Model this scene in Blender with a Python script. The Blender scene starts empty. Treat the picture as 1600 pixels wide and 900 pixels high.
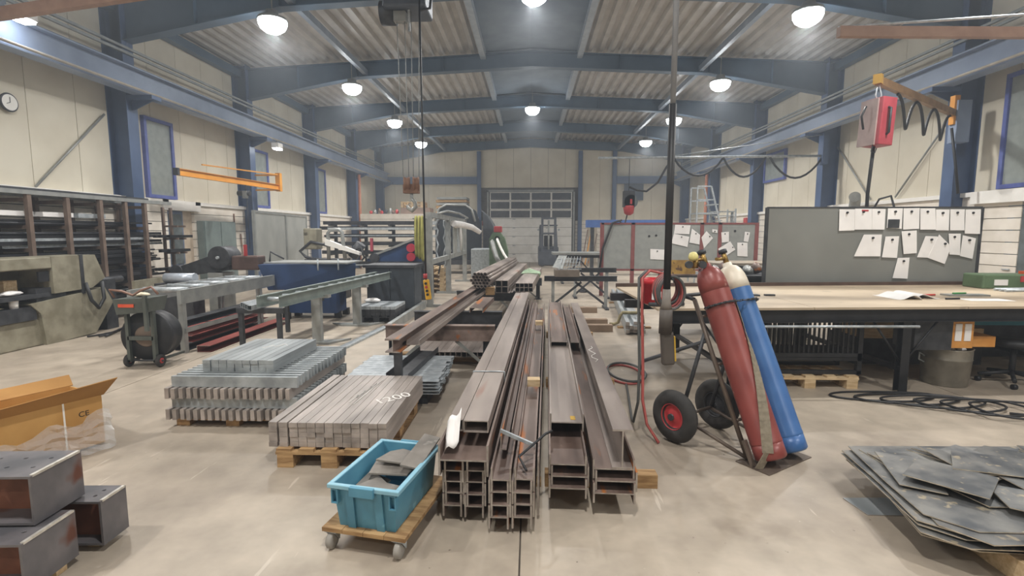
import bpy, math, random
from mathutils import Vector as V, Matrix
R = math.radians
random.seed(7)
# ------------------------------------------------------------------ camera, light, exposure
FPX, CX, CY = 790.0, 800.0, 450.0
PITCH = math.atan(86 / FPX)
YAW = math.atan(29 * math.cos(PITCH) / FPX)
EYE = V((0, 0, 1.73))
scene = bpy.context.scene
cam_data = bpy.data.cameras.new('camera')
cam_data.sensor_width = 36; cam_data.lens = FPX / 1600 * 36; cam_data.clip_end = 200; cam_data.clip_start = .05
cam = bpy.data.objects.new('camera', cam_data)
scene.collection.objects.link(cam)
cam.location = EYE
cam.rotation_euler = (R(90) - PITCH, 0, YAW)
scene.camera = cam
world = bpy.data.worlds.new('world'); scene.world = world
world.use_nodes = True
world.node_tree.nodes['Background'].inputs[0].default_value = (0, 0, 0, 1)
world.node_tree.nodes['Background'].inputs[1].default_value = 0.0
vol = world.node_tree.nodes.new('ShaderNodeVolumeScatter')      # thin haze added for the bluish glare veil around the lamps
vol.inputs['Color'].default_value = (.82, .9, 1, 1); vol.inputs['Density'].default_value = .0075; vol.inputs['Anisotropy'].default_value = .5
world.node_tree.links.new(vol.outputs[0], world.node_tree.nodes['World Output'].inputs['Volume'])
LAMP_W = 75.0           # watts of each high-bay lamp
vs = scene.view_settings
vs.view_transform = 'Standard'; vs.look = 'None'; vs.gamma = 1; vs.use_curve_mapping = False
vs.exposure = .93
# ------------------------------------------------------------------ helpers
CAMROT = cam.rotation_euler.to_matrix()
def ray(px, py): return CAMROT @ V(((px - CX) / FPX, (CY - py) / FPX, -1))
def G(px, py, z=0.0):            # point of the horizontal plane z seen at a pixel of the photograph
    d = ray(px, py); t = (z - EYE.z) / d.z; return EYE + d * t
def D(px, py, Y):                # point of the cross plane at depth Y
    d = ray(px, py); return EYE + d * (Y / d.y)
def W(px, py, X):                # point of the long plane at X
    d = ray(px, py); return EYE + d * (X / d.x)
def lin(h):
    h = h.lstrip('#'); c = [int(h[i:i+2], 16) / 255 for i in (0, 2, 4)]
    return tuple(x / 12.92 if x <= .04045 else ((x + .055) / 1.055) ** 2.4 for x in c) + (1,)
COL = scene.collection
CUT = {}                          # materials whose sawn or sheared faces look different
class MB:
    def __init__(s): s.v = []; s.f = []; s.sm = []; s.cut = set()
    def add(s, vs, fs, smooth=False):
        n = len(s.v); s.v += [V(a) for a in vs]
        for f in fs: s.f.append(tuple(i + n for i in f)); s.sm.append(smooth)
        return s
    def box(s, x0, x1, y0, y1, z0, z1):
        return s.add([(x0,y0,z0),(x1,y0,z0),(x1,y1,z0),(x0,y1,z0),(x0,y0,z1),(x1,y0,z1),(x1,y1,z1),(x0,y1,z1)],
                     [(0,3,2,1),(4,5,6,7),(0,1,5,4),(1,2,6,5),(2,3,7,6),(3,0,4,7)])
    def obox(s, c, size, rz=0, rx=0, ry=0):
        m = Matrix.Rotation(rz, 3, 'Z') @ Matrix.Rotation(rx, 3, 'X') @ Matrix.Rotation(ry, 3, 'Y'); c = V(c)
        a, b, d = [k / 2 for k in size]
        p = [(-a,-b,-d),(a,-b,-d),(a,b,-d),(-a,b,-d),(-a,-b,d),(a,-b,d),(a,b,d),(-a,b,d)]
        return s.add([c + m @ V(k) for k in p], [(0,3,2,1),(4,5,6,7),(0,1,5,4),(1,2,6,5),(2,3,7,6),(3,0,4,7)])
    def hexa(s, p):              # 8 corners: bottom 4 then top 4
        return s.add(p, [(0,3,2,1),(4,5,6,7),(0,1,5,4),(1,2,6,5),(2,3,7,6),(3,0,4,7)])
    def frame(s, p, q, up):
        p = V(p); q = V(q); d = (q - p).normalized(); up = V(up)
        x = d.cross(up)
        if x.length < 1e-4: x = d.cross(V((0, 1, 0)))
        x.normalize(); u = x.cross(d).normalized()
        return p, q, x, u
    def sect(s, poly, p, q, up=(0,0,1), smooth=False):    # sweep a section (x right, y up) from p to q
        p, q, x, u = s.frame(p, q, up); n = len(poly)
        vs = [p + x * a + u * b for a, b in poly] + [q + x * a + u * b for a, b in poly]
        fs = [tuple(range(n)), tuple(range(2 * n - 1, n - 1, -1))]
        s.add(vs, fs); k = len(s.v) - 2 * n; s.cut |= {len(s.f)-1, len(s.f)-2}
        for i in range(n):
            j = (i + 1) % n; s.f.append((k + i, k + n + i, k + n + j, k + j)); s.sm.append(smooth)
        return s
    def bar(s, p, q, w, h, up=(0,0,1)):
        return s.sect([(-w/2,-h/2),(w/2,-h/2),(w/2,h/2),(-w/2,h/2)], p, q, up)
    def ibeam(s, p, q, h, b, tw, tf, up=(0,0,1)):
        H, B, t = h/2, b/2, tw/2
        return s.sect([(-B,-H),(B,-H),(B,-H+tf),(t,-H+tf),(t,H-tf),(B,H-tf),(B,H),(-B,H),(-B,H-tf),(-t,H-tf),(-t,-H+tf),(-B,-H+tf)], p, q, up)
    def chan(s, p, q, h, b, t, up=(0,0,1)):               # web at left, opening to the right
        H = h/2
        return s.sect([(0,-H),(b,-H),(b,-H+t),(t,-H+t),(t,H-t),(b,H-t),(b,H),(0,H)], p, q, up)
    def angle(s, p, q, a, b, t, up=(0,0,1)):
        return s.sect([(0,0),(a,0),(a,t),(t,t),(t,b),(0,b)], p, q, up)
    def rhs(s, p, q, w, h, t, up=(0,0,1)):                # hollow section with open ends
        p, q, x, u = s.frame(p, q, up); vs = []
        for o in (p, q):
            for k in (0, t):
                vs += [o + x*a + u*b for a, b in ((-w/2+k,-h/2+k),(w/2-k,-h/2+k),(w/2-k,h/2-k),(-w/2+k,h/2-k))]
        fs = []
        for i in range(4):
            j = (i + 1) % 4
            fs += [(i,8+i,8+j,j),(4+j,12+j,12+i,4+i),(i,j,4+j,4+i),(8+j,8+i,12+i,12+j)]
        n0 = len(s.f); s.cut |= {n0+4*i+q for i in range(4) for q in (2,3)}
        return s.add(vs, fs)
    def pipe(s, p, q, r, t, n=12):                        # round hollow tube
        p, q, x, u = s.frame(p, q, (0,0,1)); k = len(s.v); vs = []
        for o in (p, q):
            for rr in (r, r - t):
                vs += [o + x*math.cos(2*math.pi*i/n)*rr + u*math.sin(2*math.pi*i/n)*rr for i in range(n)]
        s.add(vs, [])
        for i in range(n):
            j = (i+1) % n
            for f, m in (((i,2*n+i,2*n+j,j),1),((n+j,3*n+j,3*n+i,n+i),1),((i,j,n+j,n+i),0),((2*n+j,2*n+i,3*n+i,3*n+j),0)):
                s.f.append(tuple(a+k for a in f)); s.sm.append(bool(m))
        return s
    def cyl(s, p, q, r0, r1=None, n=16, caps=True):
        r1 = r0 if r1 is None else r1
        return s.lathe([(r0, 0), (r1, (V(q)-V(p)).length)], p, V(q)-V(p), n, caps)
    def lathe(s, prof, o=(0,0,0), ax=(0,0,1), n=24, caps=True):
        o = V(o); ax = V(ax).normalized(); _, _, x, u = s.frame((0,0,0), ax, (0,0,1) if abs(ax.z) < .99 else (0,1,0))
        k = len(s.v); m = len(prof); vs = []
        for r, h in prof: vs += [o + ax*h + x*math.cos(2*math.pi*i/n)*r + u*math.sin(2*math.pi*i/n)*r for i in range(n)]
        s.add(vs, [])
        for a in range(m-1):
            for i in range(n):
                j = (i+1) % n; s.f.append((k+a*n+i, k+a*n+j, k+(a+1)*n+j, k+(a+1)*n+i)); s.sm.append(True)
        if caps:
            if prof[0][0] > 1e-6: s.f.append(tuple(k+i for i in range(n-1,-1,-1))); s.sm.append(False)
            if prof[-1][0] > 1e-6: s.f.append(tuple(k+(m-1)*n+i for i in range(n))); s.sm.append(False)
        return s
    def torus(s, c, ax, r, t, n=28, m=8, tz=None):
        tz = tz or t
        pr = [(r + t*math.cos(2*math.pi*i/m), tz*math.sin(2*math.pi*i/m)) for i in range(m+1)]
        return s.lathe(pr, c, ax, n, False)
    def tube(s, pts, r, n=6, closed=False):
        pts = [V(p) for p in pts]; m = len(pts); k = len(s.v); prev = None; vs = []
        for i, p in enumerate(pts):
            a = pts[(i-1) % m] if (closed or i) else p; b = pts[(i+1) % m] if (closed or i < m-1) else p
            t = (b - a).normalized()
            if prev is None:
                prev = t.cross(V((0,0,1)));
                if prev.length < .05: prev = t.cross(V((0,1,0)))
            x = (prev - t * prev.dot(t)).normalized(); prev = x; u = t.cross(x)
            rr = r[i] if isinstance(r, (list, tuple)) else r
            vs += [p + x*math.cos(2*math.pi*j/n)*rr + u*math.sin(2*math.pi*j/n)*rr for j in range(n)]
        s.add(vs, [])
        for i in range(m if closed else m-1):
            i2 = (i+1) % m
            for j in range(n):
                j2 = (j+1) % n; s.f.append((k+i*n+j, k+i*n+j2, k+i2*n+j2, k+i2*n+j)); s.sm.append(True)
        if not closed:
            s.f.append(tuple(k+j for j in range(n-1,-1,-1))); s.sm.append(False)
            s.f.append(tuple(k+(m-1)*n+j for j in range(n))); s.sm.append(False)
        return s
    def plate(s, pts, t):        # polygon (3D, planar, counter-clockwise seen from above) thickened upward by vector or height t
        tv = V(t) if not isinstance(t, (int, float)) else V((0,0,t)); n = len(pts)
        vs = [V(p) for p in pts] + [V(p) + tv for p in pts]
        n0 = len(s.f); s.cut |= set(range(n0+2, n0+2+n))
        return s.add(vs, [tuple(range(n-1,-1,-1)), tuple(range(n, 2*n))] + [(i, (i+1) % n, n+(i+1) % n, n+i) for i in range(n)])
    def mesh(s, name, mat):
        me = bpy.data.meshes.new(name); me.from_pydata(s.v, [], s.f)
        me.polygons.foreach_set('use_smooth', s.sm)
        me.materials.append(mat)
        e = CUT.get(mat.name)
        if e is not None and s.cut:
            me.materials.append(e)
            for i in s.cut: me.polygons[i].material_index = 1
        me.update()
        return me
    def build(s, name, mat, parent=None, bevel=0):
        o = bpy.data.objects.new(name, s.mesh(name, mat)); COL.objects.link(o)
        if parent is not None:
            o.parent = parent
            if parent.get('_w'): o.matrix_parent_inverse = Matrix.Translation(parent.location).inverted()
        if bevel:
            b = o.modifiers.new('bevel', 'BEVEL'); b.width = bevel; b.segments = 2; b.limit_method = 'ANGLE'
        return o
WORLD_ROOTS = []
def tag(o, label=None, cat=None, group=None, kind=None):
    if label: o['label'] = label
    if cat: o['category'] = cat
    if group: o['group'] = group
    if kind: o['kind'] = kind
    return o
def thing(name, label, cat, loc=(0,0,0), rz=0, group=None, local=False):
    o = bpy.data.objects.new(name, None); COL.objects.link(o); o.empty_display_size = .2
    o.location = loc
    if local: o.rotation_euler = (0, 0, rz)
    else: o['_w'] = 1; WORLD_ROOTS.append(o)
    return tag(o, label, cat, group)
def sub(mb, name, mat, part, bevel=0):      # sub-part given in the same space as its part
    o = mb.build(name, mat, None, bevel); o.parent = part; return o
def inst(name, me, parent=None, loc=(0,0,0), rot=(0,0,0)):
    o = bpy.data.objects.new(name, me); COL.objects.link(o); o.location = loc; o.rotation_euler = rot
    if parent is not None: o.parent = parent
    return o
def copy_tree(o, loc=None, rz=None, label=None, group=None, parent=None):
    c = o.copy(); COL.objects.link(c)
    if parent is not None: c.parent = parent
    if loc is not None: c.location = loc
    if rz is not None: c.rotation_euler = (0, 0, rz)
    if label: c['label'] = label
    if group: c['group'] = group
    for ch in list(o.children): copy_tree(ch, parent=c)
    return c
def cut_holes(o, cutter):           # drill real holes into a finished mesh
    import bmesh
    c = cutter.build('drill', o.data.materials[0])
    for q in (o.data, c.data):
        b = bmesh.new(); b.from_mesh(q); bmesh.ops.recalc_face_normals(b, faces=b.faces); b.to_mesh(q); b.free()
    c.parent = o.parent; c.matrix_parent_inverse = o.matrix_parent_inverse.copy()
    m = o.modifiers.new('drill', 'BOOLEAN'); m.operation = 'DIFFERENCE'; m.solver = 'EXACT'; m.object = c
    dg = bpy.context.evaluated_depsgraph_get(); dg.update()
    me = bpy.data.meshes.new_from_object(o.evaluated_get(dg)); o.modifiers.clear(); o.data = me
    bpy.data.objects.remove(c)
    return o
def struct(o): o['kind'] = 'structure'; return o
# ------------------------------------------------------------------ materials
MATS = {}
def pm(name, c1, c2=None, rough=.6, metal=0, scale=6, stretch=(1,1,1), bump=0, detail=5, spots=None, spot_scale=20, spot_cut=.62, lo=.35, hi=.65, obj_var=0, spec=None):
    if name in MATS: return MATS[name]
    m = bpy.data.materials.new(name); m.use_nodes = True; nt = m.node_tree; N = nt.nodes; L = nt.links
    b = N['Principled BSDF']; b.inputs['Roughness'].default_value = rough; b.inputs['Metallic'].default_value = metal
    if spec is not None: b.inputs['Specular IOR Level'].default_value = spec
    if c2 is None and not spots and not obj_var:
        b.inputs['Base Color'].default_value = lin(c1)
    else:
        tc = N.new('ShaderNodeTexCoord'); mp = N.new('ShaderNodeMapping'); L.new(tc.outputs['Object'], mp.inputs[0]); mp.inputs['Scale'].default_value = stretch
        nz = N.new('ShaderNodeTexNoise'); nz.inputs['Scale'].default_value = scale; nz.inputs['Detail'].default_value = detail; L.new(mp.outputs[0], nz.inputs[0])
        rp = N.new('ShaderNodeValToRGB'); rp.color_ramp.elements[0].position = lo; rp.color_ramp.elements[1].position = hi
        rp.color_ramp.elements[0].color = lin(c1); rp.color_ramp.elements[1].color = lin(c2 or c1); L.new(nz.outputs[0], rp.inputs[0])
        out = rp.outputs[0]
        if spots:
            n2 = N.new('ShaderNodeTexNoise'); n2.inputs['Scale'].default_value = spot_scale; n2.inputs['Detail'].default_value = 3; L.new(mp.outputs[0], n2.inputs[0])
            r2 = N.new('ShaderNodeValToRGB'); r2.color_ramp.elements[0].position = spot_cut; r2.color_ramp.elements[1].position = spot_cut + .08; L.new(n2.outputs[0], r2.inputs[0])
            mx = N.new('ShaderNodeMix'); mx.data_type = 'RGBA'; L.new(r2.outputs[0], mx.inputs[0]); L.new(out, mx.inputs[6]); mx.inputs[7].default_value = lin(spots); out = mx.outputs[2]
        if obj_var:
            oi = N.new('ShaderNodeObjectInfo'); mr = N.new('ShaderNodeMapRange'); L.new(oi.outputs['Random'], mr.inputs[0]); mr.inputs[3].default_value = 1 - obj_var; mr.inputs[4].default_value = 1 + obj_var
            hs = N.new('ShaderNodeHueSaturation'); L.new(out, hs.inputs['Color']); L.new(mr.outputs[0], hs.inputs['Value']); out = hs.outputs[0]
        L.new(out, b.inputs['Base Color'])
        if bump:
            bp = N.new('ShaderNodeBump'); bp.inputs['Strength'].default_value = bump; bp.inputs['Distance'].default_value = .02; L.new(nz.outputs[0], bp.inputs['Height']); L.new(bp.outputs[0], b.inputs['Normal'])
    MATS[name] = m; return m
def emat(name, c, s):
    m = bpy.data.materials.new(name); m.use_nodes = True; b = m.node_tree.nodes['Principled BSDF']
    b.inputs['Base Color'].default_value = lin(c); b.inputs['Emission Color'].default_value = lin(c); b.inputs['Emission Strength'].default_value = s
    return m
def glass(name, c, rough=.05, alpha=.4):
    m = bpy.data.materials.new(name); m.use_nodes = True; b = m.node_tree.nodes['Principled BSDF']
    b.inputs['Base Color'].default_value = lin(c); b.inputs['Roughness'].default_value = rough; b.inputs['Alpha'].default_value = alpha
    return m
def floor_mat():
    m = bpy.data.materials.new('worn concrete'); m.use_nodes = True; nt = m.node_tree; N = nt.nodes; L = nt.links; b = N['Principled BSDF']
    tc = N.new('ShaderNodeTexCoord')
    def noise(scale, detail, a, b_, c1, c2, rough=.55, stretch=None):
        src = tc.outputs['Object']
        if stretch:
            mp = N.new('ShaderNodeMapping'); mp.inputs['Scale'].default_value = stretch; L.new(src, mp.inputs[0]); src = mp.outputs[0]
        n = N.new('ShaderNodeTexNoise'); n.inputs['Scale'].default_value = scale; n.inputs['Detail'].default_value = detail; n.inputs['Roughness'].default_value = rough; L.new(src, n.inputs[0])
        r = N.new('ShaderNodeValToRGB'); r.color_ramp.elements[0].position = a; r.color_ramp.elements[1].position = b_
        r.color_ramp.elements[0].color = c1; r.color_ramp.elements[1].color = c2; L.new(n.outputs[0], r.inputs[0]); return r.outputs[0], n
    def mix(a, b_, fac=None, mode='MIX'):
        x = N.new('ShaderNodeMix'); x.data_type = 'RGBA'; x.blend_type = mode
        if isinstance(fac, float): x.inputs[0].default_value = fac
        else: L.new(fac, x.inputs[0])
        for s, v in ((6, a), (7, b_)):
            if isinstance(v, tuple): x.inputs[s].default_value = v
            else: L.new(v, x.inputs[s])
        return x.outputs[2]
    W1_, B1_ = (1,1,1,1), (0,0,0,1)
    base, n0 = noise(.45, 10, .32, .68, lin('#94887a'), lin('#beb2a1'), .6)
    mid, _ = noise(3.2, 8, .3, .7, (.80,.80,.80,1), (1.12,1.12,1.12,1), .6)
    col = mix(base, mid, 1.0, 'MULTIPLY')
    st, _ = noise(1.1, 5, .60, .70, B1_, (.55,.55,.55,1)); col = mix(col, lin('#7c7063'), st)
    sk, _ = noise(2.0, 4, .66, .69, B1_, (.5,.5,.5,1), .7, (5,.5,1)); col = mix(col, lin('#cfc5b6'), sk)
    dk, _ = noise(26, 2, .74, .78, B1_, W1_); col = mix(col, lin('#5f564c'), dk)
    wh, _ = noise(31, 2, .77, .80, B1_, W1_, .5, (1,1.4,1)); col = mix(col, lin('#e6dfd4'), wh)
    L.new(col, b.inputs['Base Color'])
    rg, _ = noise(1.7, 6, .3, .7, (.36,.36,.36,1), (.6,.6,.6,1)); L.new(rg, b.inputs['Roughness'])
    bp = N.new('ShaderNodeBump'); bp.inputs['Strength'].default_value = .06; bp.inputs['Distance'].default_value = .02; L.new(n0.outputs[0], bp.inputs['Height']); L.new(bp.outputs[0], b.inputs['Normal'])
    return m
M = dict(
 concrete=pm('concrete floor', '#978a7b', '#bdb1a0', .5, 0, .7, bump=.06, detail=12, spots='#83776a', spot_scale=2.3, spot_cut=.64, lo=.32, hi=.68),
 joint=pm('joint filler', '#57504a', '#6b635a', .9, 0, 4),
 panel=pm('cream wall panel', '#d6cebb', '#e2dbc9', .7, 0, 1.2, obj_var=.03),
 block=pm('white painted block', '#e2dacd', '#efe8dd', .7, 0, 3, bump=.1, obj_var=.03),
 mortar=pm('grey mortar joint', '#5f5a55', '#75706a', .9, 0, 3),
 deck=pm('roof deck sheet', '#aeaba6', '#bfbcb7', .45, 0, 2),
 blue=pm('blue column paint', '#445777', '#506486', .45, 0, 2),
 bluedark=pm('dark blue rafter paint', '#4d6072', '#596c7e', .45, 0, 1.5),
 rail=pm('pale blue runway paint', '#7e8ca4', '#8c9ab1', .4, 0, 2),
 greysteel=pm('grey steel', '#8a8d8c', '#a3a5a2', .45, .3, 5),
 galv=pm('galvanised steel', '#9ba3a8', '#c0c6ca', .38, .3, 14),
 darksteel=pm('dark steel', '#34363a', '#4a4c50', .5, .3, 8),
 black=pm('black paint', '#1c1d20', '#2a2b2e', .5, .1, 6),
 rubber=pm('tyre rubber', '#2b2a29', '#3a3836', .75, 0, 12),
 rust=pm('rusty rolled steel', '#58473f', '#8f7d74', .5, .15, 5, (1,.12,1), .05, 6, spots='#a8642c', spot_scale=8, spot_cut=.61, obj_var=.1),
 millscale=pm('mill scale steel', '#766a64', '#a3978f', .42, .2, 4, (1,.15,1), .03, 6, spots='#94604a', spot_scale=4, spot_cut=.68, obj_var=.08),
 flat=pm('raw flat bar steel', '#8a827c', '#b4aaa3', .42, .2, 7, (1,.2,1), .03, 5, obj_var=.09),
 flatblue=pm('bluish raw steel', '#858b8e', '#b0b6b8', .38, .25, 6, (1,.2,1), .03, 5, obj_var=.08),
 sawn=pm('sawn steel end', '#57504a', '#8a8078', .5, .4, 22, obj_var=.15),
 wood=pm('pallet wood', '#8a6a45', '#b59468', .8, 0, 6, (1,6,6), .1, obj_var=.12),
 woodpale=pm('pale pallet wood', '#b99d76', '#d6bf9a', .8, 0, 6, (1,6,6), .1, obj_var=.1),
 orange=pm('orange crane paint', '#d8912f', '#e5a23f', .45, 0, 3),
 red=pm('red paint', '#a83236', '#bd4044', .45, 0, 4),
 white=pm('white paint', '#eceae4', '#f6f4ef', .6, 0, 4),
 paper=pm('white paper', '#e6e4e2', '#f2f0ee', .8, 0, 3),
 greyboard=pm('grey board', '#989a96', '#a6a8a3', .55, .1, 2),
 green=pm('machine green', '#52684e', '#647c5e', .5, 0, 4),
 machine=pm('old cream machine paint', '#7d7866', '#9a9583', .5, .05, 5, spots='#4e483c', spot_scale=4, spot_cut=.66),
)
M['concrete'] = floor_mat()
_saw = pm('bright sawn edge', '#8f8780', '#aba39b', .45, .25, 25)
for _k in ('rusty rolled steel', 'mill scale steel', 'bluish raw steel', 'red primed channel'): CUT[_k] = _saw
CUT['scaly sheet steel'] = pm('bright sheared edge', '#a99e8b', '#c9bfae', .45, .15, 20)
CUT['dark sheet steel'] = pm('dull sheared edge', '#8a837a', '#9c958c', .5, .1, 20)
# ------------------------------------------------------------------ the hall
XL, XR, Y0, Y1 = -9.0, 9.0, -7.0, 30.0
EAVE, RIDGE = 6.72, 7.15
FR = [1.5, 6.2, 10.9, 15.6, 20.3, 25.0, 29.6]      # portal frames along the hall
# floor: slabs over a dark joint bed
fl = struct(MB().box(XL-.2, XR+.2, Y0-.2, Y1+.2, -.2, -.012).build('floor', M['joint']))
xs = [XL-.2, -4.6, G(812,870).x, 4.6, XR+.2]; ys = [Y0-.2, 8.3, 15.0, 22.0, Y1+.2]
for i in range(len(xs)-1):
    for j in range(len(ys)-1):
        MB().box(xs[i]+.005, xs[i+1]-.005, ys[j]+.002, ys[j+1]-.002, -.1, 0).build('floor_slab', M['concrete'], fl)
# roof deck: trapezoidal sheet running along the hall, interrupted by a ridge light
def deck(side):
    mb = MB(); x = 1.35; prof = []
    zz = lambda a: RIDGE - (RIDGE-EAVE) * a / 9.0
    while x < 9.2:
        for dx, dz in ((0,0),(.11,0),(.16,.09),(.27,.09)): prof.append((x+dx, zz(x+dx)+dz))
        x += .32
    n = len(prof)
    vs = [(side*a, y, z) for y in (Y0-.2, Y1+.2) for a, z in prof]
    mb.add(vs, [((i, i+1, n+i+1, n+i) if side > 0 else (i+1, i, n+i, n+i+1)) for i in range(n-1)])
    return mb
ceil = struct(deck(-1).build('ceiling', M['deck']))
deck(1).build('roof_deck', M['deck'], ceil)
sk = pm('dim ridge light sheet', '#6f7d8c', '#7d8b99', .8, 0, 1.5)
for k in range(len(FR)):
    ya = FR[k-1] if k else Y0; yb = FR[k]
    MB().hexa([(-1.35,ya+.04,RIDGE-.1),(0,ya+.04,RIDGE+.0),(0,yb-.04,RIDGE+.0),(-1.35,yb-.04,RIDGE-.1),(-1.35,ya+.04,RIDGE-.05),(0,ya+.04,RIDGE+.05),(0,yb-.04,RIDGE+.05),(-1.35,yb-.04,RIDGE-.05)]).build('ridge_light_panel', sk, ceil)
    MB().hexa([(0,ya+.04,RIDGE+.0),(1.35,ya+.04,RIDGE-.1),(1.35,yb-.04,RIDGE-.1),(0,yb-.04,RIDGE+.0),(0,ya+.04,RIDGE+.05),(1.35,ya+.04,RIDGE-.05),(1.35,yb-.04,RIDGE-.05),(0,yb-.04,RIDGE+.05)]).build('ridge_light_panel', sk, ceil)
MB().add([(XL-.3,Y0-.3,8.0),(XR+.3,Y0-.3,8.0),(XR+.3,Y1+.3,8.0),(XL-.3,Y1+.3,8.0)], [(0,1,2,3)]).build('roof_cover', M['mortar'], ceil)
for s in (-1, 1):
    MB().bar((s*1.42,Y0,RIDGE-.2),(s*1.42,Y1,RIDGE-.2),.16,.22).build('ridge_light_curb', pm('pale curb','#9aa4ae','#a9b3bc',.4), ceil)
# walls
def wall_shell(name, x0, x1, y0, y1, mat='mortar'):
    return struct(MB().box(x0, x1, y0, y1, -.1, 8.0).build(name, M[mat]))
wl = wall_shell('wall_left', XL-.3, XL-.03, Y0, Y1); wr = wall_shell('wall_right', XR+.03, XR+.3, Y0, Y1)
wb = wall_shell('wall_back', XL-.3, XR+.3, Y1+.03, Y1+.3); wf = wall_shell('wall_front', XL-.3, XR+.3, Y0-.3, Y0-.03)
PW = 1.0
BZ = 2.45     # top of the block plinth
def side_panels(w, X, s, skip):
    y = Y0
    while y < Y1 - .01:
        yb = min(y + PW, Y1)
        if not any(a < (y+yb)/2 < b for a, b in skip):
            a, b = sorted((X, X + s*.05))
            MB().box(a, b, y+.006, yb-.006, BZ, EAVE+.3).build('wall_panel', M['panel'], w)
        y = yb
def courses(w, X, s, spans, th=.1, n=11, z0=0.0):
    hh = BZ / n; a, b = sorted((X, X - s*th))
    for y0, y1 in spans:
        for k in range(n):
            MB().box(a, b, y0, y1, z0+k*hh+.007, z0+(k+1)*hh-.007).build('block_course', M['block'], w)
        MB().box(*sorted((X, X - s*(th+.06))), y0, y1, BZ, BZ+.09).build('wall_ledge', M['white'], w)
side_panels(wl, XL, -1, []); side_panels(wr, XR, 1, [])
# openings of the left wall: a blue door bay at Y 12.3..13.6
courses(wl, XL, -1, [(Y0, 12.2), (13.2, Y1-.1)])
courses(wr, XR, 1, [(9.6, Y1-.1)])
MB().box(XL-.02, XL+.16, 12.0, 13.4, BZ-.16, BZ+.09).build('door_lintel', M['white'], wl)
MB().box(XL-.03, XL+.02, 12.2, 13.2, 0, BZ-.16).build('door_recess', pm('recess plaster','#b9a995','#c8b9a6',.8), wl)
d1 = struct(MB().box(XL+.02, XL+.06, 12.22, 12.8, 0, 2.28).build('door_1', pm('blue grey door','#5c6a86','#67758f',.5)))
sub(MB().box(XL+.05,XL+.075,12.28,12.74,.95,2.2), 'door_pane', pm('dim pane','#5b6263','#70787a',.2), d1)
sub(MB().box(XL+.06,XL+.09,12.7,12.78,.9,.94), 'door_handle', M['galv'], d1)
# grey translucent strips between the panels (left) with violet-blue frames
fb = pm('violet blue frame','#5560a0','#6370b0',.5); gp = pm('grey strip light','#8b928f','#9aa19d',.35)
def strip(w, n, X, s, y0, y1, z0, z1):
    o = struct(MB().box(*sorted((X-s*.02, X-s*.05)), y0, y1, z0, z1).build('window_%d' % n, gp))
    for a, b, c, d in ((y0-.08,y0,z0-.08,z1+.08),(y1,y1+.08,z0-.08,z1+.08)):
        sub(MB().box(*sorted((X, X-s*.09)), a, b, c, d), 'window_frame', fb, o)
    for c in (z0-.08, z1):
        sub(MB().box(*sorted((X, X-s*.09)), y0, y1, c, c+.08), 'window_frame', fb, o)
    return o
strip(wl, 1, XL, -1, 11.75, 12.55, BZ+.19, 4.35)
strip(wl, 2, XL, -1, 16.35, 17.15, BZ+.19, 4.35)
strip(wl, 3, XL, -1, 21.2, 22.0, BZ+.19, 4.35)
# back wall: cream panels, block plinth, sectional door
x = XL
DX0, DX1 = D(764,330,Y1).x, D(895,330,Y1).x; DTOP = D(830,300,Y1).z
while x < XR - .01:
    xb = x + PW; mid = (x+xb)/2
    z0 = BZ
    if DX0-.4 < mid < DX1+.4: z0 = DTOP + .25
    MB().box(x+.006, xb-.006, Y1-.02, Y1+.03, z0, 7.7).build('wall_panel', M['panel'], wb); x = xb
for a, b in ((XL, DX0-.15), (DX1+.15, XR)):
    for k in range(11):
        MB().box(a, b, Y1-.1, Y1+.03, k*BZ/11+.007, (k+1)*BZ/11-.007).build('block_course', M['block'], wb)
x = XL
while x < XR - .01:
    MB().box(x+.006, x+PW-.006, Y0-.03, Y0+.02, 0, 7.7).build('wall_panel', M['panel'], wf); x += PW
d2 = struct(MB().box(DX0, DX1, Y1-.02, Y1+.03, 0, DTOP+.25).build('door_2', M['mortar']))
nrow = 8; hh = DTOP / nrow; pane = pm('night pane','#4e5157','#5f6268',.12,0,3)
for k in range(nrow):
    z0, z1 = k*hh+.008, (k+1)*hh-.008
    if k < 5:
        sub(MB().box(DX0+.06, DX1-.06, Y1-.08, Y1-.02, z0, z1), 'door_section', M['white'], d2)
        for q in (.3, .7):
            sub(MB().box(DX0+(DX1-DX0)*q-.08, DX0+(DX1-DX0)*q+.08, Y1-.1, Y1-.08, z1-.05, z1-.01), 'door_hinge', M['galv'], d2)
    else:
        f = sub(MB().box(DX0+.06, DX1-.06, Y1-.06, Y1-.03, z0, z1), 'glazed_section', M['white'], d2)
        w4 = (DX1-DX0-.12)/4
        for q in range(4):
            MB().box(DX0+.06+q*w4+.05, DX0+.06+(q+1)*w4-.05, Y1-.075, Y1-.055, z0+.05, z1-.05).build('door_pane', pane, f)
for a in (DX0-.1, DX1+.0):
    sub(MB().box(a, a+.1, Y1-.15, Y1, 0, DTOP+.1), 'door_track', M['greysteel'], d2)
sub(MB().box(DX0-.1, DX1+.1, Y1-.15, Y1, DTOP, DTOP+.12), 'door_track', M['greysteel'], d2)
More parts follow.
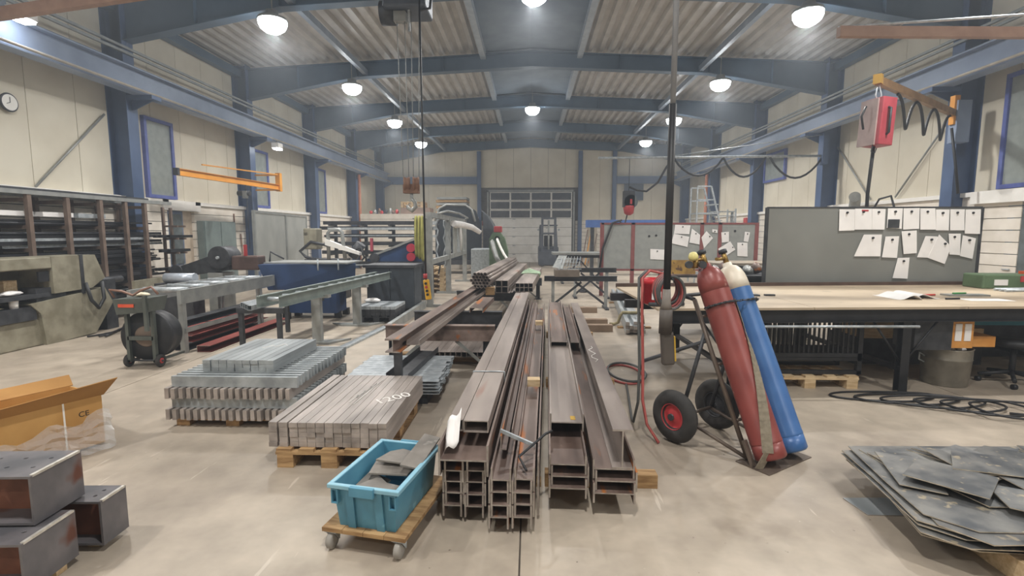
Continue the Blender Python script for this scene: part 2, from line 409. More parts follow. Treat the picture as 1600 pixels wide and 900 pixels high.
# portal frames
FLAB = ['over the steel boxes and the plate heap', 'carrying the slim brown jib', 'behind the tall bar rack and the wire feeder jib',
        'carrying the orange wall jib and the pale boom', 'standing past the partition screen, before the crosswise bar rack', 'with an orange-brown pipe at each column', 'set against the end wall']
def portal(y):
    t = thing('portal_frame', 'blue steel portal frame ' + FLAB[FR.index(y)], 'frame', (0,y,0), group='portal frames of the hall')
    for s in (-1, 1):
        MB().ibeam((s*8.78,y,0),(s*8.78,y,6.75),.45,.3,.012,.02,up=(1,0,0)).build('column', M['blue'], t)
        MB().box(min(s*8.42,s*8.98), max(s*8.42,s*8.98), y-.22, y+.22, 0, .03).build('base_plate', M['blue'], t)
        zr = lambda a: RIDGE - .12 - (RIDGE-EAVE) * a / 9
        mb = MB(); pts = [(0, zr(0)-.42), (5.2, zr(5.2)-.42), (8.55, 5.75)]
        web = [(s*a, y-.006, z) for a, z in pts] + [(s*8.9, y-.006, 5.75), (s*8.9, y-.006, zr(8.9)), (0, y-.006, zr(0))]
        mb.plate(web if s < 0 else web[::-1], (0,.012,0))
        for (a, za), (b, zb) in ((pts[0], pts[1]), (pts[1], pts[2])):
            mb.bar((s*a,y,za),(s*b,y,zb),.26,.02,up=(0,0,1))
        mb.bar((0,y,zr(0)),(s*8.9,y,zr(8.9)),.26,.02)
        for a in (2.6, 5.2, 7.0):
            za = pts[0][1] + (pts[1][1]-pts[0][1]) * a/5.2 if a <= 5.2 else pts[1][1] + (5.75-pts[1][1])*(a-5.2)/3.35
            mb.box(s*a-.006, s*a+.006, y-.12, y+.12, za, zr(a))
        mb.build('rafter', M['bluedark'], t)
        b = MB().hexa([(s*8.55,y-.14,4.55),(s*8.0,y-.14,4.55),(s*8.0,y+.14,4.55),(s*8.55,y+.14,4.55),(s*8.55,y-.14,4.63),(s*8.0,y-.14,4.63),(s*8.0,y+.14,4.63),(s*8.55,y+.14,4.63)]) 
        b.hexa([(s*8.55,y-.012,4.35),(s*8.5,y-.012,4.35),(s*8.5,y+.012,4.35),(s*8.55,y+.012,4.35),(s*8.55,y-.012,4.55),(s*8.05,y-.012,4.55),(s*8.05,y+.012,4.55),(s*8.55,y+.012,4.55)])
        b.build('runway_bracket', M['blue'], t)
    return t
for y in FR: portal(y)
# end-wall posts and beams
for px in (749, 906, 959):
    p = D(px, 330, 29.75)
    tag(MB().ibeam((p.x,29.74,0),(p.x,29.74,6.4),.22,.22,.012,.018,up=(0,1,0)).build('wind_post', M['blue']), 'blue steel wind post on the end wall beside the sectional door', 'post', 'wind posts on the end wall')
ba = D(749,330,29.75).x; bb = D(959,330,29.75).x
tag(MB().bar((-8.6,29.72,4.75),(ba-.12,29.72,4.75),.2,.42).build('end_wall_beam', M['blue']), 'blue horizontal beam on the end wall above the pale block room', 'beam')
tag(MB().bar((bb+.12,29.72,4.75),(8.6,29.72,4.75),.2,.42).build('end_wall_beam', M['blue']), 'blue horizontal beam on the end wall behind the step ladders', 'beam')
# crane runways
for s, lab in ((-1, 'pale blue crane runway beam along the wall with the clock'), (1, 'pale blue crane runway beam along the wall with the red wire feeder')):
    t = thing('crane_runway', lab, 'crane runway', (s*8.28, 11, 4.63))
    MB().ibeam((s*8.28,Y0+.2,4.88),(s*8.28,29.5,4.88),.5,.26,.012,.03).build('runway_beam', M['rail'], t)
    MB().bar((s*8.28,Y0+.2,5.155),(s*8.28,29.5,5.155),.06,.05).build('rail', M['darksteel'], t)
    MB().tube([(s*8.1,Y0+.2,4.68),(s*8.1,29.4,4.68)], .025).build('conduit', pm('beige conduit','#a39b8e','#b3ab9d',.5), t)
    c = thing('conductor_line', 'twin conductor rails above the ' + ('left ' if 0 else '') + ('runway on the clock wall' if s < 0 else 'runway on the wire feeder wall'), 'conductor rail', (s*8.5, 11, 5.55))
    for dz in (0, .1):
        MB().bar((s*8.52,Y0+.2,5.5+dz),(s*8.52,29.4,5.5+dz),.05,.05).build('conductor_rail', M['greysteel'], c)
    for y in FR:
        MB().bar((s*8.58,y,5.45),(s*8.58,y,5.85),.05,.05).build('hanger', M['galv'], c)
# longitudinal ties under the rafters
for s, l in ((-1, 'slim blue-grey tie running the hall under the rafters beside the crane hook'), (1, 'slim blue-grey tie running the hall under the rafters beside the pendant cable')):
    tag(MB().bar((s*4.95,Y0,6.5),(s*4.95,29.6,6.5),.12,.16).build('roof_tie', pm('tie paint','#8794a4','#97a3b1',.45)), l, 'tie beam')
# eave beams
for s, l in ((-1, 'dark eave strut at the top of the clock wall'), (1, 'dark eave strut at the top of the wire feeder wall')):
    tag(MB().bar((s*8.85,Y0,6.5),(s*8.85,29.6,6.5),.2,.22).build('eave_strut', M['bluedark']), l, 'eave beam')
# high-bay lamps
lens = emat('lamp lens', '#f6fbff', 20)
def lamp(x, y, z, group, label):
    t = thing('high_bay_lamp', label, 'lamp', (x,y,z), group=group, local=True)
    MB().lathe([(.27,0),(.29,.02),(.27,.06),(.13,.1),(.12,.2),(.04,.22)], n=24).build('housing', M['greysteel'], t)
    MB().lathe([(.275,.0),(.27,-.07),(.23,-.15),(.15,-.21),(.06,-.235),(.0,-.24)], n=24, caps=False).build('lens', lens, t)
    MB().bar((0,0,.2),(0,0,RIDGE-(RIDGE-EAVE)*abs(x)/9+.005-z),.02,.02).build('suspension_rod', M['greysteel'], t)
    lname = 'lamp_light' if y > 9 else 'lamp_light_offscreen'      # the rows go on overhead and behind the camera
    l = bpy.data.lights.new(lname, 'AREA'); l.shape = 'DISK'; l.size = .26; l.energy = LAMP_W; l.color = (1, .97, .93); l.spread = R(150)
    lo = bpy.data.objects.new(lname, l); COL.objects.link(lo); lo.parent = t; lo.location = (0,0,-.25)
for y in (-3.2, 1.2, 6.0, 10.6, 15.2, 19.9, 24.6):
    lamp(-5.25, y, 6.0, 'lamps in the row over the clock side', 'glaring round high-bay lamp in the row over the clock side')
    lamp(5.4, y, 6.0, 'lamps in the row over the wire feeder side', 'glaring round high-bay lamp in the row over the welding table side')
for y in (1.15, 10.55, 19.95):
    lamp(.05, y, 6.45, 'lamps under the ridge', 'glaring round high-bay lamp under the roof ridge')
# ------------------------------------------------------------------ steel in the middle of the floor
SD = V((.033, 1, 0)).normalized()          # the stacks lie slightly askew
SX = V((1, -.033, 0)).normalized()
def along(x, y, z, base=2.75): return V((x, 0, 0)) + SD * (y / SD.y) + V((-.033 * base, 0, z))
def hbar(x, z, y0, y1, h, b, mat, label, group=None, name='steel_beam', tw=.008, tf=.011, flat=True):
    p, q = along(x, y0, z), along(x, y1, z)
    o = MB().ibeam(p, q, h, b, tw, tf, up=(1,0,0) if flat else (0,0,1)).build(name, M[mat])
    return tag(o, label, 'steel beam', group)
# bearers
for y in (3.35, 5.6, 8.3):
    for x0, x1, w in ((-.62, .07, 'four-wide beam stack'), (.075, .86, 'wide beam stack with the upright joist')):
        sk_ = .033*(y-2.75)
        tag(MB().box(x0+.01+sk_, x1-.01+sk_, y-.045, y+.045, 0, .031 if x1 < .5 else .095).build('timber_bearer', M['wood']), 'squared timber bearer on the floor under the ' + w, 'timber', 'bearers under the ' + w)
# stack one
for c, (x, yf) in enumerate(((-.462, 2.87), (-.329, 2.87), (-.172, 2.74), (-.038, 2.76))):
    for k in range(4):
        off = (.008 if k % 2 else -.006)
        hbar(x + off, .102 + .074*k, yf + random.uniform(-.015, .015), 9.4 + random.uniform(-.1, .1), .118, .14, 'rust',
             'small rusty H-beam lying flat, nested in the four-wide stack beside the blue crate', 'small nested beams of the four-wide stack')
hbar(-.3925, .4, 2.83, 9.5, .299, .19, 'rust', 'wide rusty H-beam lying flat under the rectangular tubes, brown web showing', tw=.01, tf=.013)
for y in (3.3, 6.0, 9.0):
    tag(MB().obox(along(-.39, y, .4545), (.2,.07,.099)).build('timber_spacer', M['wood']), 'timber spacer between the wide beam web and the rectangular tubes', 'timber', 'spacers under the rectangular tubes')
def tube(x, z, y0, y1, w, h, t, mat, label, group=None, name='steel_tube', cat='steel tube'):
    return tag(MB().rhs(along(x,y0,z), along(x,y1,z), w, h, t).build(name, M[mat]), label, cat, group)
tube(-.468, .541, 3.02, 9.75, .09, .075, .006, 'millscale', 'narrower rectangular steel tube on top of the four-wide stack')
tube(-.341, .541, 3.0, 9.8, .155, .075, .006, 'millscale', 'wider rectangular steel tube on top of the four-wide stack')
tag(MB().tube([along(-.519,4.1,.5), along(-.517,4.1,.583), along(-.3,4.1,.585), along(-.258,4.1,.583), along(-.256,4.1,.5)], .006).build('wire_tie', M['galv']), 'thin pale wire tied round the two rectangular tubes', 'wire')
for i, (x, z, a) in enumerate(((-.19, .394, .09), (-.13, .394, .075))):
    p, q = along(x, 3.0+.15*i, z), along(x, 9.6, z)
    tag(MB().angle(p, q, .038, a, .007).build('angle_bar', M['rust']), ('taller' if not i else 'shorter') + ' reddish steel angle lying beside the rectangular tubes', 'angle bar')
tag(MB().bar(along(.047,2.9,.216), along(.047,9.5,.216), .012, .37).build('flat_bar', M['rust']), 'narrow steel flat standing on edge at the side of the four-wide stack', 'flat bar')
for y, l in ((4.35, 'pale wood block across the rusty beams by the wire-tied tubes'), (7.3, 'pale wood block across the rusty beams at the far end of the stack')):
    tag(MB().obox(along(-.02, y, .425), (.11,.1,.06)).build('wood_block', M['woodpale']), l, 'wood block')
tag(MB().bar(along(-.195,3.05,.5), along(.02,3.05,.405), .02, .02).build('steel_strip', M['galv']), 'small bright steel strip laid across the rusty beams', 'steel strip')
tag(MB().tube([along(.13,3.15,.46), along(.09,3.08,.47), along(-.07,2.92,.39), along(-.02,2.8,.36)], .008).build('binding_strap', M['black']), 'bent black binding strap between the two beam stacks', 'strap')
# stack two
for c, (x, yf, dz) in enumerate(((.235, 2.98, 0), (.515, 2.94, -.006))):
    for k in range(3):
        off = (.007 if k % 2 else -.007)
        hbar(x + off, .16 + .068*k + dz, yf + .02*k, 9.0, .235 if c == 0 else .255, .125, 'rust', 'wide rusty joist lying flat in the pair of low stacks beside the gas trolley', 'flat joists beside the gas trolley')
hbar(.235, .4205, 3.4, 9.0, .235, .125, 'millscale', 'wide joist with a yellow paint mark laid over the low joist stack')
hbar(.235, .4795, 5.75, 9.1, .20, .11, 'rust', 'joist set back on the joist with a yellow paint mark')
hbar(.431, .4175, 6.0, 8.95, .12, .13, 'rust', 'set-back joist beside the upright joist')
hbar(.559, .418, 2.98, 8.6, .25, .125, 'millscale', 'upright joist with chalk marks on its broad top flange', flat=False)
tag(MB().obox(along(.28,3.48,.4255),(.035,.07,.003)).build('paint_mark', pm('yellow paint','#b9932e','#a27f28',.6)), 'yellow paint dab on the joist web beside the pale wood block', 'paint mark')
# chalk scribble on the upright joist
chalk = pm('white chalk','#d8d4cf','#e8e5e0',.9)
def squiggle(pts, r, name, label):
    return tag(MB().tube(pts, r, 4).build(name, chalk), label, 'chalk mark')
pts = [along(.545 + .03*math.sin(i*1.9) , 4.6 + i*.08, .546) for i in range(9)]
squiggle(pts, .004, 'chalk_mark', 'white chalk scribble on the flange of the upright joist')
# paper tag
me = MB(); n = 6
pp = [along(-.52 + .055*j/ n*1.6, 2.9 + .12*i/n, .48 + .17*i/n*(.5+.5*j/n) + .02*math.sin(j*1.1) - .06*(1-j/n)*(1-i/n)) for i in range(n+1) for j in range(n+1)]
me.add(pp, [(i*(n+1)+j, i*(n+1)+j+1, (i+1)*(n+1)+j+1, (i+1)*(n+1)+j) for i in range(n) for j in range(n)], True)
o = me.build('paper_tag', M['paper']); sm = o.modifiers.new('solid','SOLIDIFY'); sm.thickness = .001
tag(o, 'curled white paper tag hanging on the rectangular tubes', 'paper tag')
# long joist and channel on trestles
def trestle(y, x0, x1, zt, h, mat, label, braces=True):
    t = thing('steel_trestle', label, 'trestle', ((x0+x1)/2, y, 0))
    MB().ibeam((x0,y,zt-h/2),(x1,y,zt-h/2),h,.11,.007,.011).build('cross_beam', M[mat], t)
    for s, x in ((1, x0+.1), (-1, x1-.1)):
        MB().ibeam((x,y,0),(x,y,zt-h),.1,.1,.007,.01,up=(1,0,0)).build('leg', M['darksteel'], t)
        if braces: MB().bar((x+s*.02,y-.02,zt-h-.33),(x+s*.4,y-.02,zt-h),.04,.012,up=(0,1,0)).build('brace', M['greysteel'], t)
        MB().box(x-.09,x+.09,y-.12,y+.12,0,.012).build('foot_plate', M['darksteel'], t)
    return t
trestle(6.35, -1.86, -.45, .56, .2, 'rust', 'rusty steel trestle with a diagonal brace, in front of the others')
trestle(7.5, -1.75, -.42, .56, .22, 'darksteel', 'dark steel trestle under the long joist, behind the rusty trestle', False)
trestle(10.2, -1.5, -.1, .56, .2, 'darksteel', 'dark steel trestle under the far ends of the tube bundles')
trestle(13.2, -1.3, .3, .56, .2, 'darksteel', 'dark steel trestle under the farthest ends of the tubes')
def d3(x, y, z): return V((x + .06*(y-4.8), y, z))
tag(MB().ibeam(d3(-1.35,4.82,.63), d3(-1.35,11.6,.63), .14, .15, .008, .012).build('long_joist', M['rust']), 'long upright joist on trestles, its end jutting over the floor', 'steel beam')
tag(MB().chan(d3(-1.23,5.1,.575), d3(-1.23,10.9,.575), .14, .055, .007, up=(-1,0,0)).build('long_channel', M['millscale']), 'long steel channel lying open side up against the long joist', 'steel channel')
tag(MB().bar((-1.31,4.875,.0),(-1.31,4.875,.56),.07,.07).build('support_post', M['darksteel']), 'short dark steel post under the jutting end of the long joist', 'post')
tag(MB().chan(d3(-.95,7.35,.635), d3(-.95,8.6,.635), .2, .075, .008, up=(1,0,0)).build('short_channel', M['rust']), 'short rusty channel lying open side down before the pipe bundle', 'steel channel')
# row of square tubes on the floor below the trestle
for i in range(13):
    tag(MB().rhs((-1.5+.071*i,6.42,.155),(-1.45+.071*i,9.3,.155),.068,.068,.004).build('square_tube', M['millscale']), 'small square tube in the single row lying under the rusty trestle', 'steel tube', 'square tubes under the rusty trestle')
for y in (6.7, 8.8): tag(MB().box(-1.6,-.5,y-.05,y+.05,0,.12).build('timber_bearer', M['wood']), 'timber bearer under the row of square tubes', 'timber', 'bearers under the square tubes')
tag(MB().obox((-1.62,6.5,.11),(.16,.14,.1)).build('wood_block', M['wood']), 'orange-brown wood block at the end of the square tube row', 'wood block')
# bundle of round pipes, box tubes and profiles on the trestles
rows = [(5,0),(6,.0),(5,1),(4,2),(3,3)]
PR = .032
k = 0
for r in range(5):
    n = (4,5,6,5,4)[r]
    for i in range(n):
        x = -.93 + (i - (n-1)/2)*2*PR*1.01; z = .60 + r*PR*1.75 + .14
        tag(MB().pipe(d3(x-.28,9.35+random.uniform(-.05,.05),z), d3(x-.28,15.5,z), PR, .003, 12).build('round_pipe', M['millscale']), 'round steel pipe in the black-ended bundle on the trestles', 'steel pipe', 'round pipes in the bundle')
tag(MB().box(-.85,-.68,9.5,9.6,.56,.706).build('timber_spacer', M['wood']), 'timber spacer under the near end of the round pipe bundle', 'timber')
tag(MB().box(-.8,-.5,13.25,13.35,.56,.706).build('timber_spacer', M['wood']), 'timber spacer under the far end of the round pipe bundle', 'timber')
for i in range(2):
    for r in range(2):
        tag(MB().rhs(d3(-.93+.125*i,9.85,.62+.122*r), d3(-.93+.125*i,15.5,.62+.122*r), .12,.12,.006).build('square_tube', M['millscale']), 'thick square tube in the block of four beside the round pipe bundle', 'steel tube', 'block of four square tubes')
for i in range(2):
    tag(MB().angle(d3(-.742+.045*i,9.8+.1*i,.56), d3(-.742+.045*i,14.5,.56), .04,.12-.02*(i%2),.006).build('angle_bar', M['millscale']), 'loose steel angle between the tube blocks on the trestles', 'angle bar', 'loose angles on the trestles')
for i in range(4):
    for r in range(2):
        tag(MB().rhs(d3(-.57+.088*i,10.0,.605+.087*r), d3(-.57+.088*i,14.6,.605+.087*r), .085,.085,.005).build('square_tube', M['millscale']), 'medium square tube in the four-wide block with a pale green strap', 'steel tube', 'four-wide tube block')
st = pm('pale green strap','#a7c4a4','#bdd6b8',.7)
for i in range(4):
    tag(MB().tube([d3(-.66,12.2+.2*i,.76), d3(-.5,12.3+.15*i,.77+.02*i), d3(-.3,12.1+.2*i,.765), d3(-.236,12.2+.15*i,.762), d3(-.222,12.25+.14*i,.69)], .018, 5).build('lifting_strap', st), 'pale green lifting strap strewn over the tube block', 'strap', 'pale green straps')
# ------------------------------------------------------------------ pallets of cut bars
def pallet(name, label, x0, x1, y0, y1, h=.144, mat='wood', cat='pallet', group=None):
    t = thing(name, label, cat, ((x0+x1)/2, (y0+y1)/2, 0), group=group)
    k = h / .144; w = x1-x0; l = y1-y0
    for i in range(3):
        x = x0 + .07 + (w-.14)*i/2
        MB().box(x-.06,x+.06,y0,y1,0,.022*k).build('bottom_board', M[mat], t)
        for j in range(3):
            y = y0+.07+(l-.14)*j/2
            MB().box(x-.06,x+.06,y-.07,y+.07,.022*k,.1*k).build('block', M[mat], t)
    for j in range(3):
        y = y0+.07+(l-.14)*j/2
        MB().box(x0,x1,y-.07,y+.07,.1*k,.122*k).build('stringer_board', M[mat], t)
    n = 5
    for i in range(n):
        x = x0 + .06 + (w-.12)*i/(n-1)
        MB().box(x-.055,x+.055,y0,y1,.122*k,.144*k).build('deck_board', M[mat], t)
    return t
pallet('pallet', 'wooden pallet under the tight grey bar block marked in chalk', -1.88, -1.08, 3.52, 4.72)
bw, bh = .0627, .0375
for c in range(13):
    x = -1.945 + c*(bw+.004) + (.012 if c > 0 else 0) + (.012 if c > 1 else 0)
    for r in range(5):
        j = random.uniform(-.006, .006)
        o = MB().box(x, x+bw, 3.56+j, 4.82+j, .145+r*bh, .145+(r+1)*bh-.0012).build('flat_bar', M['flat'])
        tag(o, 'sawn grey steel flat in the tight block with chalk writing', 'flat bar', 'tight block of flat bars with chalk writing')
def font_mesh(name, cu, mat):
    t_ = bpy.data.objects.new('tmp_text', cu); COL.objects.link(t_)
    dg = bpy.context.evaluated_depsgraph_get(); dg.update()
    me = bpy.data.meshes.new_from_object(t_.evaluated_get(dg)); me.name = name
    bpy.data.objects.remove(t_); me.materials.clear(); me.materials.append(mat)
    o = bpy.data.objects.new(name, me); COL.objects.link(o); return o
def chalk_text(s, loc, size, rz, label):
    cu = bpy.data.curves.new('chalk_writing', 'FONT'); cu.body = s; cu.size = size; cu.extrude = .0006; cu.shear = .1
    o = font_mesh('chalk_writing', cu, chalk); o.location = loc; o.rotation_euler = (0,0,rz)
    return tag(o, label, 'chalk mark')
chalk_text('1200', tuple(G(590,632,.3335)), .17, R(47), 'chalk number 1200 on the tight grey bar block')
squiggle([G(550,625,.3345).lerp(G(592,598,.3345), i/8) + V((.0,.06*((i%2)*2-1),0)) for i in range(9)], .005, 'chalk_mark', 'zigzag chalk writing beside the number on the bar block')
squiggle([G(552,632,.3345), G(598,594,.3345)], .005, 'chalk_mark', 'straight chalk stroke through the zigzag writing')
# back-left stack: crosswise layers
pallet('pallet', 'low wooden pallet under the criss-cross stack of grey bars', -3.2, -2.15, 4.3, 5.5, h=.075)
L0 = .076; lh = .0955
def lab_layer(k): return ['lowest layer, ends toward the crate', 'second layer, laid across', 'third layer, ends toward the crate', 'fourth layer, laid across'][k]
for k in range(4):
    z0 = L0 + k*lh
    if k % 2 == 0:
        for i in range(18):
            j = random.uniform(-.012,.012)
            tag(MB().box(-3.24+i*.064,-3.24+i*.064+.036,4.24+j,5.58+j,z0,z0+lh-.001).build('flat_bar', M['flat']), 'spaced steel flat on edge in the criss-cross stack, ' + lab_layer(k), 'flat bar', 'criss-cross stack layer %s' % ('one','two','three','four')[k])
    else:
        for i in range(17):
            j = random.uniform(-.01,.01)
            tag(MB().box(-3.21+j,-2.07+j,4.29+i*.075,4.29+i*.075+.038,z0,z0+lh-.001).build('flat_bar', M['flatblue']), 'spaced steel flat on edge in the criss-cross stack, ' + lab_layer(k), 'flat bar', 'criss-cross stack layer %s' % ('one','two','three','four')[k])
zt = L0 + 4*lh
for c in range(9):
    for r in range(3):
        j = random.uniform(-.008,.008)
        tag(MB().box(-3.02+c*.0745,-3.02+c*.0745+.069,4.46+j,5.4+j,zt+r*.036,zt+(r+1)*.036-.001).build('flat_bar', M['flatblue']), 'steel flat in the tight bundle crowning the criss-cross stack', 'flat bar', 'tight bundle on the criss-cross stack')
squiggle([V((-2.72+.05*i, 5.0+.03*i+.05*((i%2)*2-1), zt+.109)) for i in range(5)], .004, 'chalk_mark', 'chalk scribble on the bundle crowning the criss-cross stack')
tag(MB().plate([(-3.05,5.62,.0),(-2.9,5.6,0),(-2.35,6.0,.0),(-2.5,6.2,0),(-2.95,6.0,0)],.12).build('white_sheet', M['paper']), 'white sheet lying behind the criss-cross stack under loose bolts', 'sheet')
for i in range(7):
    tag(MB().cyl((-2.95+.07*i,5.75+.04*i,.138),(-2.9+.07*i,5.72+.05*i,.138),.017,n=6).build('bolt', M['darksteel']), 'loose dark bolt lying on the white sheet', 'bolt', 'bolts on the white sheet')
# galvanised strips behind the tight block
for x in (-1.7, -1.1):
    tag(MB().box(x-.06,x+.06,4.95,6.0,0,.11).build('timber_bearer', M['darksteel']), 'dark bearer under the galvanised strip stack', 'bearer', 'bearers under the galvanised strips')
for i in range(12):
    for r in range(4):
        j = random.uniform(-.03,.03)
        tag(MB().chan((-1.92+j*.4,4.96+i*.09+.042,.1275+r*.034),(-.94+j,4.96+i*.09+.042,.1275+r*.034),.032,.085,.004).build('galvanised_strip', M['galv']), 'folded galvanised strip in the stack behind the tight bar block', 'metal strip', 'galvanised strips behind the bar block')
tag(MB().chan((-1.35,4.98,.25),(-1.27,6.2,.25),.24,.06,.006,up=(-1,0,0)).build('dark_channel', M['darksteel']), 'dark steel channel lying over the galvanised strips', 'steel channel')
# ------------------------------------------------------------------ blue crate on its dolly
RZ = -.19
t = thing('wheeled_dolly', 'small plank dolly on grey castors under the blue crate', 'dolly', (-.832, 2.86, 0), RZ, local=True)
for i in range(4):
    MB().box(-.245+i*.1235, -.245+i*.1235+.121, -.34, .36, .105, .128).build('deck_plank', M['wood'], t)
cast = pm('grey castor rubber','#8b8781','#9d9992',.7)
for sx in (-1, 1):
    for sy in (-1, 1):
        c = MB().box(sx*.2-.035,sx*.2+.035,sy*.3-.035,sy*.3+.035,.098,.106)
        for k in (-1, 1): c.plate([(sx*.2+k*.024-.002,sy*.3-.035,.1),(sx*.2+k*.024-.002,sy*.3+.03,.1),(sx*.2+k*.024-.002,sy*.3+.02,.035)],(.004,0,0))
        cp = c.build('castor_fork', M['galv'], t)
        sub(MB().lathe([(.012,-.017),(.042,-.017),(.047,-.011),(.047,.011),(.042,.017),(.012,.017)],(sx*.2,sy*.3-.015,.047),(1,0,0),18), 'castor_wheel', cast, cp)
t = thing('plastic_crate', 'blue plastic crate full of steel offcuts on the small dolly', 'crate', (-.832, 2.83, .128), RZ, local=True)
bl = pm('blue plastic','#4c86a0','#5894ad',.45,0,6,spots='#7fb6c8',spot_scale=9,spot_cut=.68)
a0, b0, a1, b1, H, T = .165, .265, .188, .29, .25, .007
mb = MB()
def ring(a, b, z): return [(-a,-b,z),(a,-b,z),(a,b,z),(-a,b,z)]
vs = ring(a0,b0,0)+ring(a1,b1,H)+ring(a1-T,b1-T,H)+ring(a0-T,b0-T,T)
fs = [(0,3,2,1),(12,13,14,15)]
for i in range(4):
    j = (i+1)%4; fs += [(i,j,4+j,4+i),(4+i,4+j,8+j,8+i),(8+i,8+j,12+j,12+i)]
mb.add(vs, fs); mb.build('body', bl, t)
rm = MB()
for (xa,xb,ya,yb) in ((-.21,.21,-.312,-.285),(-.21,.21,.285,.312),(-.21,-.183,-.285,.285),(.183,.21,-.285,.285)): rm.box(xa,xb,ya,yb,H-.02,H+.004)
rm.build('rim', pm('pale blue rim','#7fb0c4','#8fbccd',.45), t, .004)
for sy in (-1, 1):
    MB().box(-.07,.07,sy*.316-.012,sy*.316+.012,H-.045,H+.008).build('handle', bl, t, .003)
for sx in (-.085, .085):
    MB().hexa([(sx-.022,-b0-.012,0),(sx+.022,-b0-.012,0),(sx+.022,-b0,0),(sx-.022,-b0,0),(sx-.022,-b1-.012,H-.02),(sx+.022,-b1-.012,H-.02),(sx+.022,-b1,H-.02),(sx-.022,-b1,H-.02)]).build('rib', bl, t)
for sx in (-.17, .17):
    fr = MB()
    for a, b, c_, d_ in ((-.02,-.014,-.1,-.03),(.014,.02,-.1,-.03),(-.02,.02,-.106,-.1),(-.02,.02,-.03,-.024)): fr.box(sx+a,sx+b,-.306,-.272,H+c_,H+d_)
    fr.build('stacking_slot', bl, t)
M['plate'] = pm('dark sheet steel','#6f6a64','#8f8880',.45,.2,6,spots='#97928b',spot_scale=11,spot_cut=.66)
off = [(( -.1,-.1,.1),[(-.07,-.14),(.06,-.12),(.1,.12),(-.05,.15)],.1,.25,'long slotted offcut plate leaning inside the blue crate'),
       ((.0,-.1,.13),[(-.13,-.1),(.1,-.11),(.14,.02),(.02,.03),(-.06,.1)],-.1,.1,'flat wedge-shaped offcut at the near end of the blue crate'),
       ((.02,.02,.165),[(-.13,-.06),(.1,-.03),(.12,.06),(-.02,.1),(-.14,.05)],.2,.05,'pentagonal offcut in the middle of the blue crate'),
       ((.03,.1,.2),[(-.13,-.07),(.11,-.05),(.1,.1),(-.04,.12),(-.1,.06)],.0,.12,'rough torn offcut on top of the heap in the blue crate'),
       ((.14,.17,.24),[(-.06,-.19),(.055,-.19),(.06,.15),(-.05,.16)],.15,.2,'tall flat offcut sticking up over the rim of the blue crate'),
       ((-.06,.13,.15),[(-.08,-.1),(.09,-.08),(.08,.1),(-.06,.09)],.1,-.1,'square offcut half hidden at the back of the blue crate')]
base = Matrix.Translation((-.832,2.83,.128)) @ Matrix.Rotation(RZ,4,'Z')
for (c, poly, rx, ry, lab) in off:
    m = base @ Matrix.Translation(V(c)+V((0,0,.03))) @ Matrix.Rotation(rx,4,'X') @ Matrix.Rotation(ry*.6,4,'Y')
    tag(MB().plate([m @ V((a,b,0)) for a,b in poly], .01).build('steel_offcut', M['plate']), lab, 'steel offcut')
# ------------------------------------------------------------------ welded boxes at the left edge
M['weldbox'] = pm('dark mill scale box','#56565a','#7a7678',.4,.25,4,spots='#6b4438',spot_scale=3,spot_cut=.6)
M['inner'] = pm('brown inner steel','#6a4334','#8a5a46',.6,.2,5)
def weldbox(label, x0, x1, y0, y1, z0, z1, rz=.06):
    t = thing('welded_box', label, 'steel box', (x1, y0, z0), rz, local=True)
    w, d, h, k = x1-x0, y1-y0, z1-z0, .012
    dr = MB()
    for i in range(3):
        for j in range(2): dr.cyl((-.08-.13*i,d*(.35+.35*j),h-.04),(-.08-.13*i,d*(.35+.35*j),h+.03),.011,n=12)
    cut_holes(MB().box(-w,0,0,d,h-k,h).build('top_plate', M['weldbox'], t), dr)
    MB().box(-w,0,0,d,0,k).build('bottom_plate', M['weldbox'], t)
    MB().box(-k,0,0,d,k,h-k).build('side_plate', M['weldbox'], t)
    MB().box(-w,-w+k,0,d,k,h-k).build('side_plate', M['weldbox'], t)
    MB().box(-w+k,-k,d*.45,d*.45+k,k,h-k).build('inner_plate', M['inner'], t)
    MB().bar((-.004,.01,h),(-.004,d-.01,h),.016,.012).build('weld_seam', pm('bright weld','#c9c4bb','#e6e2da',.35,.5,30), t)
    return t
weldbox('welded steel box resting on top of the two lower boxes', -2.98, -2.43, 2.26, 2.56, .30, .55)
weldbox('lower welded steel box with a rusty open face, under the top one', -2.95, -2.36, 2.12, 2.42, .04, .29)
weldbox('lower welded steel box jutting out behind, bolt holes showing', -2.98, -2.31, 2.5, 2.68, .04, .29, .04)
for x, y in ((-2.42, 2.33), (-2.42, 2.58), (-2.85, 2.35), (-2.85,2.6)):
    tag(MB().box(x-.03,x+.03,y-.03,y+.03,0,.045).build('wood_block', M['woodpale']), 'small pale wood block under the welded steel boxes', 'wood block', 'blocks under the welded boxes')
# ------------------------------------------------------------------ opened carton in film
A = V((-3.5, 3.88, 0)); u = V((-.42,-.9,0)).normalized(); nrm = V((-.9,.42,0)).normalized()
card = pm('brown cardboard','#b98a4a','#cc9f5e',.8,0,3); cardin = pm('cardboard inside','#a1743c','#b08348',.85,0,3)
t = thing('cardboard_box', 'long opened cardboard box wrapped in torn clear film', 'carton', A)
def at(a, b, z): return A + u*a + nrm*b + V((0,0,z))
mb = MB(); 
for (p, q) in (((0,0),(1.25,0)),((0,.5),(1.25,.5)),((0,0),(0,.5)),((1.25,0),(1.25,.5))):
    mb.bar(at(p[0],p[1],.22), at(q[0],q[1],.22), .01, .4)
mb.plate([at(0,0,.02),at(0,.5,.02),at(1.25,.5,.02),at(1.25,0,.02)], .01)
mb.build('body', card, t)
mb = MB(); mb.add([at(-.02,-.0,.42),at(1.27,0,.42),at(1.3,-.14,.50),at(.6,-.12,.52),at(-.06,-.15,.57)],[(0,1,2,3,4)])
